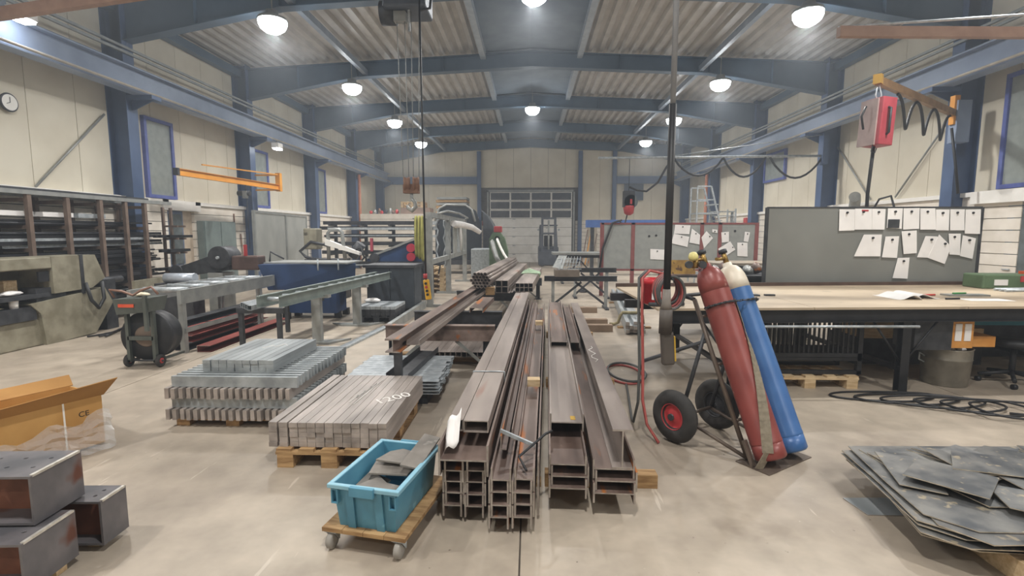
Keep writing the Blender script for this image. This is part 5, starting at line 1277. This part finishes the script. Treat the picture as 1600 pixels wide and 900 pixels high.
for i in range(3): tag(MB().cyl((6.3,6.9+.08*i,TZ+.02),(7.7,7.1+.1*i,TZ+.02),.018,n=8).build('long_rod', M['galv']), 'bright rod lying on the table before the tool case', 'rod', 'rods by the tool case')
# ------------------------------------------------------------------ screens with papers
red2 = pm('red brown frame','#7b4543','#8b5250',.5)
def papers(specs, Y, off, board_label, group):
    for i, (corners, lab) in enumerate(specs):
        pts = [D(x, y, Y-off-.0035*(i % 3)) for x, y in corners]
        mb = MB(); mb.plate(pts, (0,.003,0)); o = mb.build('paper_sheet', M['paper'])
        tag(o, lab, 'paper', group)
        return_pts = pts
        c = (pts[0]+pts[1])/2
        if len(lab.split()) > 13: lab = ' '.join(lab.split()[:10])
        tag(MB().cyl((c.x,Y-off-.02,c.z-.05),(c.x,Y-off+.001,c.z-.05),.016,n=12).build('magnet', M['black']), 'magnet on the ' + lab, 'magnet', 'magnets ' + group)
YA = 14.0
xa, xb = D(940,348,YA).x, D(1180,348,YA).x; zt_, zb_ = D(1000,348,YA).z, D(1000,423,YA).z
t = thing('welding_screen', 'grey sheet screen in red-brown frames with papers pinned on it', 'screen', ((xa+xb)/2,YA,0))
divs = [940, 988, 1095, 1123, 1180]
for a, b in zip(divs, divs[1:]):
    MB().box(D(a,400,YA).x+.05,D(b,400,YA).x-.05,YA-.015,YA+.015,zb_+.05,zt_-.05).build('panel', pm('screen grey','#8c8f8c','#989b97',.5), t)
for a in divs: MB().box(D(a,400,YA).x-.05,D(a,400,YA).x+.05,YA-.03,YA+.03,0,zt_).build('post', red2, t)
for z in (zb_, zt_-.05): MB().box(xa,xb,YA-.03,YA+.03,z,z+.05).build('rail', red2, t)
def rect(x0,y0,x1,y1,sk=0): return [(x0,y0),(x1,y0+sk),(x1,y1+sk),(x0,y1)]
papers([
 ([(1055,351),(1079,352),(1077,366),(1053,365)],'upper wide paper on the red-framed screen'),
 ([(1053,365),(1077,370),(1074,386),(1049,380)],'tilted wide paper below the upper one on the red-framed screen'),
 ([(1081,357),(1094,367),(1093,382),(1077,379)],'folded paper beside the wide papers on the red-framed screen'),
 ([(1104,361),(1114,372),(1100,388),(1096,371)],'paper turned on its corner on the red-framed screen'),
 ([(1113,358),(1121,359),(1121,364),(1113,363)],'tiny striped card on the red-framed screen'),
 ([(1127,363),(1139,362),(1139,378),(1128,379)],'small upright paper left of the bare magnet on the red-framed screen'),
 ([(1164,362),(1172,363),(1169,378),(1162,377)],'narrow paper near the end post of the red-framed screen'),
 ([(1152,379),(1168,379),(1168,401),(1152,400)],'tall paper under the narrow one on the red-framed screen'),
 ([(1141,377),(1149,390),(1131,402),(1122,389)],'pair of slanted sheets on the red-framed screen'),
 ([(1016,389),(1038,390),(1038,406),(1016,405)],'wide low paper behind the pendant cable on the red-framed screen'),
], YA, .035, '', 'papers on the red-framed screen')
for px, py in ((1014,369),(1025,368),(1148,361)):
    c = D(px,py,YA); tag(MB().cyl((c.x,YA-.03,c.z),(c.x,YA-.014,c.z),.03,n=12).build('magnet', M['black']), 'bare black magnet on the red-framed screen', 'magnet', 'bare magnets')
YB = 7.95
t = thing('welding_screen', 'big plain dark grey sheet screen behind the welding table', 'screen', (5.2,YB,0))
x0, x1, z1 = D(1199,325,YB).x, D(1534,325,YB).x, D(1400,325,YB).z
MB().box(x0,x1,YB-.012,YB+.012,.6,z1).build('panel', pm('dark screen grey','#7d7f7b','#878985',.5,.1,1.5), t)
for x in (x0,x1): MB().box(x-.02,x+.02,YB-.025,YB+.025,0,z1+.01).build('post', M['darksteel'], t)
MB().box(x0,x1,YB-.02,YB+.02,z1-.0,z1+.02).build('top_rail', M['darksteel'], t)
P8 = lambda x, y: (1200+x/4, 225+y/4)
def pq(*c): return [P8(a,b) for a,b in c]
papers([
 (pq((447,408),(545,408),(540,540),(443,543)),'first paper of the top row on the big grey screen'),
 (pq((545,404),(650,404),(650,535),(541,535)),'paper with a red stamp in the top row of the big grey screen'),
 (pq((652,404),(735,406),(728,535),(650,535)),'paper beside the red-stamped one on the big grey screen'),
 (pq((750,402),(843,402),(836,530),(742,525)),'paper with a dark photograph on the big grey screen'),
 (pq((848,402),(948,400),(945,530),(844,535)),'top-row paper with two magnets on the big grey screen'),
 (pq((952,402),(1046,402),(1050,535),(952,535)),'creased top-row paper beside the two-magnet one'),
 (pq((1050,410),(1135,410),(1130,540),(1050,540)),'blank top-row paper before the stamped pair'),
 (pq((1140,408),(1230,408),(1228,540),(1138,540)),'top-row paper with a small tan label on the big grey screen'),
 (pq((1236,410),(1332,408),(1325,562),(1230,560)),'last and longest top-row paper on the big grey screen'),
 (pq((600,566),(712,566),(702,702),(538,702)),'wide slanted paper in the second row of the big grey screen'),
 (pq((735,578),(820,576),(806,712),(712,708)),'squarish paper in the second row of the big grey screen'),
 (pq((835,545),(930,540),(930,682),(848,688)),'paper raised higher in the second row of the big grey screen'),
 (pq((985,575),(1060,578),(1045,712),(932,708)),'leaning paper left of the overlapping ones on the big grey screen'),
 (pq((1070,565),(1145,640),(1105,750),(1000,712)),'paper turned on its corner in the second row'),
 (pq((1130,560),(1205,560),(1200,695),(1135,690)),'upright paper right of the corner-turned one'),
 (pq((1218,570),(1300,590),(1278,718),(1200,700)),'last paper of the second row on the big grey screen'),
 (pq((812,712),(885,710),(872,842),(778,838)),'single paper hanging below the second row'),
], YB, .03, '', 'papers on the big grey screen')
c = D(1397,350,YB-.036); tag(MB().box(c.x-.09,c.x+.08,YB-.037,YB-.034,c.z-.06,c.z+.07).build('photograph', M['darksteel']), 'dark photograph printed on the top-row paper', 'photograph')
c = D(1352,329,YB-.036); tag(MB().box(c.x-.05,c.x+.05,YB-.037,YB-.034,c.z-.012,c.z+.012).build('red_stamp', M['red']), 'red stamp at the head of a top-row paper', 'stamp')
# ------------------------------------------------------------------ trestles, bars and basket in the middle distance
def xtrestle(x0, x1, y, zt, label, mat='darksteel'):
    t = thing('work_trestle', label, 'trestle', ((x0+x1)/2,y,0))
    MB().ibeam((x0,y,zt-.06),(x1,y,zt-.06),.12,.12,.008,.012).build('top_beam', M['rust'] if mat=='rust' else M[mat], t)
    for x in (x0+.2,x1-.25):
        MB().bar((x,y,0),(x,y,zt-.12),.07,.07).build('leg', M['greysteel'], t)
        MB().bar((x-.0,y-.3,0.02),(x,y+.3,.02),.08,.04).build('foot', M['darksteel'], t)
    MB().bar((x0+.2,y,.08),(x0+.85,y,zt-.14),.05,.02,up=(0,1,0)).build('brace', M['darksteel'], t)
    MB().bar((x1-.25,y,.08),(x1-.95,y,zt-.14),.05,.02,up=(0,1,0)).build('brace', M['darksteel'], t)
    return t
xtrestle(.32,1.98,11.6,.75,'dark work trestle carrying the wire basket')
xtrestle(1.0,2.3,13.6,.8,'dark work trestle just behind the basket trestle')
xtrestle(.9,2.6,17.5,1.0,'farther work trestle with a steel plate on it')
tag(MB().box(.75,2.4,17.0,18.2,1.0,1.07).build('thick_plate', M['greysteel']), 'thick grey plate lying on the farther trestle', 'steel plate')
t = thing('wire_basket', 'brownish steel tray with a wire basket on the dark trestle', 'basket', (.9,11.6,.75))
MB().box(.55,1.1,11.35,11.85,.75,.9).build('tray', pm('brown tray','#6d6258','#7d7266',.55,.2), t)
for i in range(7): MB().tube([(.65+.07*i,11.4,.9),(.72+.07*i,11.6,1.15),(.75+.07*i,11.9,1.18)],.006,4).build('wire', M['galv'], t)
for i in range(4): MB().tube([(.62,11.42+.1*i,.92+.07*i),(1.15,11.42+.1*i,.92+.07*i)],.006,4).build('wire', M['galv'], t)
MB().plate([(.5,11.5,.95),(.72,11.4,.92),(.85,11.8,1.2),(.66,11.9,1.2)],.008).build('plate', M['greysteel'], t)
for i, (ya, yb) in enumerate(((9.4,9.55),(10.9,11.05),(8.8,8.95))):
    tag(MB().box(.75 if ya > 9 else .98,1.45,ya,yb,0,.12).build('floor_timber', pm('brown timber','#7d6a58','#8f7b67',.8,0,5)), 'brown squared timber across the floor beside the bar bundle', 'timber', 'timbers by the bar bundle')
Bd = V((.11,1,0)).normalized(); Bx = V((1,-.11,0)).normalized()
for c in range(5):
    for r in range(3):
        p = V((1.66,8.55,0))+Bx*(.066*c)+V((0,0,.06+.066*r))+Bd*(.03*((c*3+r*2)%4))
        if r == 2 and c in (1,4): continue
        tag(MB().bar(p, p+Bd*5.2, .063,.063).build('square_bar', M['flatblue']), 'grey square bar in the long roped bundle by the table end', 'steel bar', 'roped bar bundle')
for y in (9.2,12.5): tag(MB().box(1.6 if y < 10 else 1.95,2.2 if y < 10 else 2.55,y-.05,y+.05,0,.029).build('floor_batten', M['wood']), 'thin batten under the roped bar bundle', 'timber', 'battens under the bar bundle')
q = V((1.82,9.4,0)); tag(MB().tube([q+Bx*a+V((0,.02*math.sin(k),b)) for k,(a,b) in enumerate(((-.33,.03),(-.24,.03),(-.17,.06),(-.135,.2),(-.1,.256),(.05,.254),(.2,.256),(.27,.2),(.29,.03)))],.03,6).build('rope', pm('khaki rope','#857c5c','#9a906e',.9,0,20)), 'khaki rope sling thrown over the bar bundle', 'rope')
# machine on castors behind
tag(MB().tube([(1.55+.12*math.cos(a),14.9+.2*math.sin(a),.03) for a in [2*math.pi*j/16 for j in range(16)]],.03,6,True).build('cable_ring', M['darksteel']), 'small dark cable ring on the floor under the trestles', 'cable')
# ------------------------------------------------------------------ right wall fittings
t = struct(MB().box(8.93,8.97,8.2,9.9,0,2.28).build('door_3', pm('blue door','#3f6396','#4a6ea2',.5)))
sub(MB().box(8.915,8.93,8.4,9.75,.3,2.15),'door_pane',pm('dim pane','#5b6263'),t)
sub(MB().tube([(8.93,9.85,1.05),(8.88,9.85,1.05),(8.88,9.7,1.05)],.012),'door_handle',M['galv'],t)
MB().box(8.8,9.03,6.0,10.6,BZ-.15,BZ+.09).build('door_lintel', M['white'], wr)
MB().box(8.96,9.03,9.9,10.55,0,BZ-.15).build('door_recess', pm('recess plaster','#b9a995'), wr)
MB().box(8.93,9.03,6.0,8.2,0,BZ-.15).build('wall_pier', M['block'], wr)
strip(wr, 4, XR, 1, 8.9, 10.1, BZ+.19, 4.6)
strip(wr, 5, XR, 1, 18.55, 20.0, 3.7, 4.6)
def brace(X, a, b, label):
    o = MB(); o.tube([a,b],.022,6); tag(o.build('wall_brace', M['greysteel']), label, 'brace')
brace(0, (8.93,15.4,4.2), (8.93,13.8,2.6), 'slim diagonal brace on the wall left of the red wire feeder')
brace(0, (8.93,12.9,2.6), (8.93,11.5,4.1), 'slim diagonal brace on the wall behind the coiled hose')
brace(0, (-8.93,8.95,2.56), (-8.93,10.6,4.2), 'slim diagonal brace on the clock wall above the rack')
for s, n in ((-1,'clock'),(1,'welding table')):
    y = 24.75; tag(MB().tube([(s*8.35,y,.0),(s*8.35,y,4.55)],.07,10).build('wall_pipe', pm('orange brown pipe','#a8664c','#b8765a',.5)), 'orange-brown vertical pipe at the far column on the %s side' % n, 'pipe')
t = thing('wall_clock', 'round white clock with a dark rim on the cream wall panels', 'clock', (-8.95,8.62,3.95))
MB().lathe([(.15,0),(.16,.03),(.14,.05),(.13,.04),(0,.04)],(-8.95,8.62,3.95),(1,0,0),28).build('rim', M['darksteel'], t)
MB().cyl((-8.95,8.62,3.95),(-8.905,8.62,3.95),.132,n=28).build('dial', M['white'], t)
for (dy,dz) in ((.0,.09),(-.06,-.03)): MB().bar((-8.9,8.62,3.95),(-8.9,8.62+dy,3.95+dz),.008,.004,up=(1,0,0)).build('hand', M['black'], t)
t = thing('vent_elbow', 'grey sheet-metal vent elbow rising behind the big grey screen', 'vent', (8.6,13.9,0))
c = W(1335,322,8.6); MB().tube([(8.6,c.y,.0),(8.6,c.y,c.z),(8.58,c.y-.05,c.z+.16),(8.5,c.y-.16,c.z+.24),(8.4,c.y-.3,c.z+.22)],.13,14).build('duct', M['greysteel'], t)
tag(MB().tube([(8.5,c.y-.9,2.3),(8.5,c.y-1.1,2.55),(8.5,c.y-1.5,2.6),(8.5,c.y-1.7,2.2)],.025,6).build('wall_cable', M['black']), 'black cable arch on the wall beside the vent elbow', 'cable')
tag(MB().box(8.84,8.9,17.3,17.6,1.1,1.75).build('electric_box', M['greysteel']), 'grey electric box on the white block wall past the red-framed screen', 'electric box')
tag(MB().box(8.82,8.9,21.2,21.5,2.0,2.35).build('sign_plate', M['red']), 'small red sign on the block wall by the step ladder', 'sign')
c = D(757,349,29.86); tag(MB().box(c.x-.13,c.x+.13,29.84,29.88,c.z-.13,c.z+.13).build('sign_plate', M['red']), 'small red fire sign on the end wall beside the sectional door', 'sign')
# step ladder platform
t = thing('platform_ladder', 'grey aluminium platform ladder with guard rails against the end column', 'ladder', (6.3,18,0))
for y in (17.6,18.3):
    MB().bar((6.95,y,0),(6.95,y,2.55),.05,.05).build('rear_leg', M['galv'], t)
    MB().bar((7.0,y,0),(6.1,y,3.3),.06,.05).build('stringer', M['galv'], t)
    MB().bar((5.65,y,2.4),(5.65,y,3.3),.04,.04).build('guard_post', M['galv'], t)
    MB().bar((5.65,y,3.3),(6.1,y,3.3),.04,.04).build('guard_rail', M['galv'], t)
    MB().bar((5.65,y,2.85),(6.2,y,2.85),.04,.04).build('guard_rail', M['galv'], t)
    MB().bar((5.65,y,0),(5.65,y,2.4),.05,.05).build('front_leg', M['galv'], t)
for i in range(10):
    z = .27*i+.25; x = 7.0-.9*z/3.3; MB().box(x-.12,x+.1,17.6,18.3,z,z+.03).build('step', M['galv'], t)
MB().box(5.65,6.4,17.6,18.3,2.37,2.42).build('platform', M['galv'], t)
t = thing('step_ladder', 'wide grey step ladder standing beside the platform ladder', 'ladder', (7.0,19,0))
for x in (6.75,7.55):
    MB().bar((x,18.9,0),(x,19.4,2.5),.06,.04).build('side_rail', M['galv'], t); MB().bar((x,20.0,0),(x,19.45,2.5),.06,.04).build('prop_leg', M['galv'], t)
for i in range(8): MB().box(6.75,7.55,18.95+.05*i,19.1+.05*i,.3*i+.25,.3*i+.28).build('step', M['galv'], t)
MB().box(6.7,7.6,19.3,19.55,2.5,2.54).build('top_step', M['galv'], t)
tag(MB().box(2.25,5.6,20.5,21.0,1.95,2.25).build('blue_beam', M['blue'] if 0 else pm('bright blue steel','#3f62a4','#4b6fb0',.45)), 'bright blue steel beam above the red-framed screen', 'beam')
for x in (2.5,5.3): tag(MB().box(x-.06,x+.06,20.6,20.9,0,1.95).build('stand_post', M['darksteel']), 'dark post under the bright blue beam', 'post', 'posts under the blue beam')
c = D(1003,300,29.85)
tag(MB().box(D(975,300,29.85).x,D(1005,300,29.85).x,29.8,29.86,3.6,4.53).build('dark_panel', pm('dark blue window','#3a4656','#465364',.3)), 'dark window opening in the end wall behind the hanging spool', 'window')
t = struct(MB().box(D(918,400,29.85).x,D(932,400,29.85).x,29.83,29.88,0,2.15).build('door_4', pm('cream door','#b5ac9c','#c2b9a9',.6)))
for i in range(4):
    x = 2.6+.2*i; tag(MB().bar((x,26+.3*i,0),(x+.35,26.4+.3*i,1.9-.2*(i%2)),.05,.03).build('leaning_bar', (M['orange'] if i==1 else M['rust'])), 'bar leaning upright beside the end of the red-framed screen', 'bar', 'leaning bars')
# ------------------------------------------------------------------ cranes and hanging gear
t = thing('bridge_crane', 'blue-grey bridge crane girder carrying the hook hoist', 'crane', (0,7.3,5.2))
cr = pm('crane grey','#6b7480','#7a838e',.45,.1)
MB().box(-8.3,8.3,7.1,7.5,5.45,6.0).build('girder', cr, t)
for s in (-1,1): MB().box(s*8.28-.12,s*8.28+.12,6.6,8.0,5.19,5.45).build('end_carriage', cr, t)
t = thing('rope_hoist', 'dark crane hoist trolley hanging under the bridge girder', 'hoist', (-1.85,7.8,5.0))
hx = D(637,20,7.8).x
MB().box(hx-.33,hx+.3,7.6,8.2,4.98,5.6).build('housing', pm('hoist grey','#4d5560','#59616d',.45,.1), t, .03)
MB().cyl((hx-.42,7.9,5.0),(hx-.2,7.9,5.0),.17,n=20).build('drum', M['darksteel'], t)
MB().bar((hx-.2,7.8,4.9),(hx-.02,7.8,4.9),.12,.14).build('bracket', M['greysteel'], t)
MB().bar((hx+.03,7.75,4.98),(hx+.03,7.75,4.68),.03,.03).build('limit_rod', M['galv'], t)
MB().tube([(hx+.3,7.7,5.4),(hx+.38,7.7,5.2),(hx+.35,7.7,4.98),(hx+.22,7.7,4.95),(hx+.2,7.7,5.05)],.02,6).build('cable', M['darksteel'], t)
MB().box(hx-.2,hx+.2,7.3,7.7,5.39,5.455).build('trolley_frame', M['darksteel'], t)
zb = D(637,290,7.8).z
t = thing('hook_block', 'brown crane hook block with twin sheaves hanging on four ropes', 'hook block', (hx,7.8,zb))
hb = pm('brown block','#7a5a48','#8e6c58',.5,.2,8)
for s in (-1,1):
    MB().lathe([(.0,-.05),(.1,-.05),(.115,-.04),(.1,-.01),(.1,.01),(.115,.04),(.1,.05),(0,.05)],(hx+s*.07,7.8,zb+.02),(1,0.25,0),24).build('sheave', hb, t)
MB().box(hx-.12,hx+.12,7.74,7.86,zb-.12,zb+.02).build('cheek_plate', hb, t, .01)
MB().cyl((hx,7.8,zb-.12),(hx,7.8,zb-.2),.025,n=12).build('shank', M['galv'], t)
MB().tube([(hx,7.8,zb-.2),(hx+.05,7.8,zb-.25),(hx+.06,7.8,zb-.32),(hx,7.8,zb-.38),(hx-.06,7.8,zb-.34),(hx-.07,7.8,zb-.29)],[.025,.03,.034,.036,.028,.012],10).build('hook', M['greysteel'], t)
for dx in (-.12,-.035,.035,.12):
    MB().tube([(hx+dx,7.8,zb+.05),(hx+dx*1.4,7.8,5.0)],.006,5).build('wire_rope', M['greysteel'], t)
def pendant(px, py0, py1, Y, label, body, zt, kind):
    t = thing('pendant_control', label, 'pendant control', D(px,py1,Y))
    a, b = D(px,py0,Y), D(px,py1,Y); x = b.x
    return t, x, a.z, b.z
t, x, za, zb2 = pendant(1038,483,567,4.0,'dark hand pendant with a yellow edge hanging on a thick cable before the table',None,5.4,0)
pg = pm('pendant grey','#4a443f','#57504a',.55,.05)
MB().obox((x+.02,4.0,zb2+.12),(.1,.07,.27),0,0,R(-4)).build('body', pg, t, .018)
MB().obox((x+.074,4.0,zb2+.12),(.012,.05,.2),0,0,R(-4)).build('yellow_edge', pm('yellow edge','#b8932c','#c8a33a',.5), t)
MB().cyl((x,4.0,zb2+.24),(x,4.0,za),.052,.05,n=18).build('sleeve', pg, t)
MB().lathe([(.05,0),(.036,.04),(.03,.16)],(x,4.0,za),(0,0,1),16).build('cable_gland', pm('gland grey','#6a635c','#787068',.5), t)
MB().tube([(x,4.0,za+.1),(x,4.0,2.7)],.029,10).build('cable', M['black'], t)
MB().tube([(x,4.0,2.68),(x,4.0,5.3)],.022,10).build('upper_tube', pm('pale tube','#8d9095','#9da0a5',.4,.3), t)
MB().box(x-.1,x+.1,3.9,4.1,5.3,5.4).build('cable_trolley', cr, t)
t, x, za, zb2 = pendant(666,437,467,7.45,'yellow and red crane pendant on a black cable by the sling stand',None,5.4,0)
MB().obox((x+.02,7.45,zb2+.14),(.085,.06,.3),0,0,R(-7)).build('body', pm('pendant yellow','#d9a52c','#e3b23c',.45), t, .012)
for i in range(4): MB().cyl((x+.03-.008*i,7.41,zb2+.07+.055*i),(x+.03-.008*i,7.40,zb2+.07+.055*i),.02,n=12).build('button', M['red'] if i==2 else M['black'], t)
MB().cyl((x-.0,7.41,zb2+.31),(x,7.41,zb2+.38),.03,n=12).build('stop_button', M['red'], t)
MB().tube([(x,7.45,zb2+.28),(x-.01,7.45,2.6),(x-.02,7.45,5.4)],.014,8).build('cable', M['black'], t)
# second bridge girder above the near pendant
t = thing('bridge_crane', 'blue-grey bridge crane girder carrying the hand pendant', 'crane', (0,4.0,5.2))
MB().box(-8.3,8.3,3.85,4.15,5.4,5.9).build('girder', cr, t)
for s in (-1,1): MB().box(s*8.28-.12,s*8.28+.12,3.3,4.7,5.19,5.4).build('end_carriage', cr, t)
# orange wall jib on the left
t = thing('wall_jib', 'orange wall jib crane with a tie rod, folded along the clock wall', 'jib crane', (-7.75,15.5,3.2))
j0, j1 = V((-7.72,15.5,3.12)), V((-8.06,11.45,3.12))
MB().ibeam(j0,j1,.16,.09,.008,.012).build('jib_arm', M['orange'], t)
MB().box(-7.8,-7.66,15.44,15.58,3.0,3.55).build('pivot_post', M['orange'], t)
MB().bar(j0+V((0,0,.38)), j0.lerp(j1,.8)+V((0,0,.26)), .03,.03).build('tie_rod', M['orange'], t)
MB().bar((-7.78,15.55,3.5),(-8.5,15.6,3.5),.05,.05).build('wall_bracket', M['orange'], t); MB().bar((-7.78,15.55,3.05),(-8.5,15.6,3.05),.05,.05).build('wall_bracket', M['orange'], t)
MB().box(-8.12,-8.0,11.4,11.47,3.04,3.2).build('end_stop', M['darksteel'], t)
c = D(383,302,13.88); c.x = -7.856
t = thing('chain_hoist', 'small dark electric chain hoist under the orange jib', 'hoist', c)
MB().cyl((c.x-.22,13.88,c.z),(c.x+.12,13.88,c.z),.07,n=16).build('motor', M['darksteel'], t); MB().box(c.x-.06,c.x+.06,13.8,13.888,c.z-.14,c.z+.06).build('gearbox', M['greysteel'], t)
MB().tube([(c.x,13.88,c.z+.06),(c.x,13.88,3.06)],.012).build('hanger', M['darksteel'], t); MB().tube([(c.x+.02,13.88,c.z-.14),(c.x+.03,13.88,1.3)],.008).build('load_chain', M['darksteel'], t)
# jib with red wire feeder on the right
t = thing('wall_jib', 'brown-yellow swing jib on the blue column holding the red wire feeder', 'jib crane', (8.4,10.7,3.9))
k1 = D(1372,126,8.3); k0 = V((8.3,10.55,k1.z))
MB().bar(k0,k1,.08,.12).build('jib_arm', pm('ochre arm','#8a6a48','#a07e58',.5,.1), t)
MB().obox((k1.x,k1.y,k1.z+.02),(.11,.11,.14),R(43)).build('arm_head', pm('yellow head','#b08a3c','#c09a4c',.5), t)
MB().box(8.26,8.36,10.5,10.62,3.85,4.4).build('pivot_post', M['orange'], t); MB().box(8.3,8.56,10.46,10.66,3.5,4.3).build('wall_bracket', M['rail'], t)
c = D(1370,192,8.3)
t = thing('wire_feeder', 'red box-shaped wire feeder hanging by a shackle from the swing jib', 'wire feeder', c)
wf_ = pm('faded red case','#a8404a','#b84e58',.45)
MB().obox((c.x+.03,8.3,c.z),(.26,.32,.72),R(14),0,R(3)).build('case', wf_, t, .015)
MB().obox((c.x-.12,8.32,c.z),(.03,.3,.7),R(14),0,R(3)).build('side_panel', pm('grey pink panel','#a08c88','#b09c98',.5), t)
MB().tube([(c.x+.06,8.14,c.z+.2),(c.x+.06,8.09,c.z+.18),(c.x+.05,8.09,c.z-.18),(c.x+.05,8.14,c.z-.2)],.018,8).build('handle', M['darksteel'], t)
MB().tube([(c.x+.02,8.3,c.z+.34),(c.x+.05,8.32,c.z+.42),(c.x,8.32,k1.z-.02),(c.x-.04,8.32,c.z+.42),(c.x,8.3,c.z+.32)],.012,6).build('shackle', M['galv'], t)
MB().tube([(c.x-.02,8.3,c.z-.32),(c.x-.04,8.3,c.z-.7),(c.x-.06,8.3,c.z-1.1),(c.x-.04,8.3,1.2)],.026,8).build('torch_cable', M['black'], t)
MB().tube([(c.x-.18,8.3,c.z+.25),(c.x-.24,8.3,c.z+.1),(c.x-.2,8.3,c.z-.1)],.016,6).build('side_hose', M['black'], t)
MB().tube([(c.x-.1,8.2,c.z-.33),(c.x-.12,8.2,c.z-.45),(c.x-.06,8.2,c.z-.47),(c.x-.04,8.2,c.z-.4)],.008,5).build('hook', M['darksteel'], t)
pts = []
for i in range(61):
    f = i/60; p = k1.lerp(k0, .22+.72*f); pts.append(p + V((0,0,-.08-.5*(.5-.5*math.cos(f*2*math.pi*3)))) + V((.02,-.02,0))*math.sin(f*6*math.pi))
tag(MB().tube(pts,.024,8).build('festoon_hose', M['black']), 'dark hose hanging in three loops under the swing jib', 'hose')
tag(MB().tube([k0+V((-.1,-.1,-.3)),(8.35,10.45,3.0),(8.4,10.4,2.5)],.024,8).build('feed_hose', M['black']), 'dark hose running down the blue column from the swing jib', 'hose')
# brown jib arm at the upper right
t = thing('wall_jib', 'slim brown jib arm with a thin tie rod near the roof', 'jib crane', (7.5,6.2,4.1))
a = D(1310,50,6.0); b = V((8.4,6.25,a.z))
MB().bar(a,b,.07,.11).build('jib_arm', pm('brown jib','#8a6a58','#9a7a66',.5), t); MB().tube([a+V((0,0,.05)), b+V((-.03,0,.4))],.014,6).build('tie_rod', M['galv'], t)
MB().box(8.35,8.56,6.1,6.4,3.75,4.345).build('wall_bracket', M['blue'], t)
# festoon boom with spool
t = thing('festoon_boom', 'long pale tubular boom carrying looped welding cable past the pendant', 'boom', (5,14.7,3.9))
fa, fb_ = D(935,247,14.6), V((8.45,15.3,3.95))
MB().tube([fa, fb_],.035,8).build('boom_tube', M['galv'], t)
MB().tube([fa.lerp(fb_,.3)+V((0,0,.02)), fb_+V((0,0,.6))],.012,6).build('tie_rod', M['galv'], t)
MB().box(8.4,8.56,15.2,15.45,3.7,4.6).build('wall_bracket', M['blue'], t)
def boom(f): return fa.lerp(fb_, f)
for f0, f1, dp in ((.33,.55,.5),(.55,.74,.55),(.76,1.0,.6)):
    pts = [boom(f0+(f1-f0)*k/10) - V((0,0,dp*math.sin(math.pi*k/10)**.8 + .02)) for k in range(11)]
    tag(MB().tube(pts,.03,8).build('cable_loop', M['black']), 'black welding cable loop slung under the pale boom', 'cable', 'cable loops under the boom')
sp = D(985,318,14.6)
tag(MB().tube([boom(.33),D(1042,260,14.7),D(1028,285,14.65),D(1010,299,14.6),D(995,297,14.6),D(983,292,14.6)],.03,8).build('cable_loop', M['black']), 'black welding cable running from the boom to the hanging spool', 'cable')
t = thing('hanging_wire_feeder', 'grey wire spool feeder with a red lower case hanging from the boom', 'wire feeder', sp)
MB().cyl((sp.x,14.5,sp.z+.05),(sp.x,14.75,sp.z+.05),.19,n=24).build('spool', pm('spool grey','#565d5f','#62696b',.5), t)
MB().box(sp.x-.03,sp.x+.03,14.49,14.5,sp.z-.02,sp.z+.12).build('red_mark', M['red'], t)
MB().box(sp.x-.2,sp.x+.1,14.5,14.75,sp.z-.1,sp.z+.35).build('back_box', M['darksteel'], t)
MB().lathe([(.05,-.33),(.13,-.28),(.16,-.1),(.15,-.06)],(sp.x-.04,14.6,sp.z),(0,0,1),18).build('red_case', M['red'], t)
MB().tube([(sp.x-.05,14.62,sp.z+.35),(sp.x-.03,fa.lerp(fb_,(sp.x-fa.x)/(fb_.x-fa.x)).y,fa.lerp(fb_,(sp.x-fa.x)/(fb_.x-fa.x)).z)],.01,5).build('hanger', M['darksteel'], t)
MB().tube([(sp.x-.08,14.6,sp.z-.3),(sp.x-.15,14.6,sp.z-.6),(sp.x-.3,14.55,2.05)],.02,6).build('torch_cable', M['black'], t)
tag(MB().tube([(sp.x-.35,13.9,2.08),(sp.x-.6,13.93,2.0),(sp.x-.85,13.93,1.3),(sp.x-.95,13.93,.6)],.03,6).build('torch_cable', M['black']), 'black torch cable hanging down over the red-framed screen', 'cable')

# wall floodlights and a second brown jib
for (px,py,lab) in ((35,32,'bright floodlight above the runway beside the clock'),(433,227,'small white lamp under the runway beyond the orange jib')):
    p = W(px,py,-8.0 if px < 100 else -8.1)
    if px > 100: p.z -= .12
    t = thing('floodlight', lab, 'lamp', p)
    MB().obox((p.x,p.y,p.z+.1),(.22,.3,.16)).build('housing', M['white'], t)
    MB().obox((p.x+.02,p.y-.02,p.z),(.18,.26,.05)).build('lens', lens, t)
    MB().bar((p.x-.05,p.y,p.z+.13),((-8.2,p.y,5.1) if px < 100 else (p.x,p.y,4.67)),.03,.03).build('bracket', M['greysteel'], t)
t = thing('wall_jib', 'slim brown jib arm high above the steel boxes on the clock side', 'jib crane', (-8.4,6.2,4.6))
a = D(290,-22,5.1); b = V((-8.35,6.2,a.z))
MB().bar(a,b,.07,.12).build('jib_arm', pm('brown jib','#8a6a58'), t)
MB().box(-8.56,-8.33,6.08,6.32,3.95,4.345).build('wall_bracket', M['blue'], t)
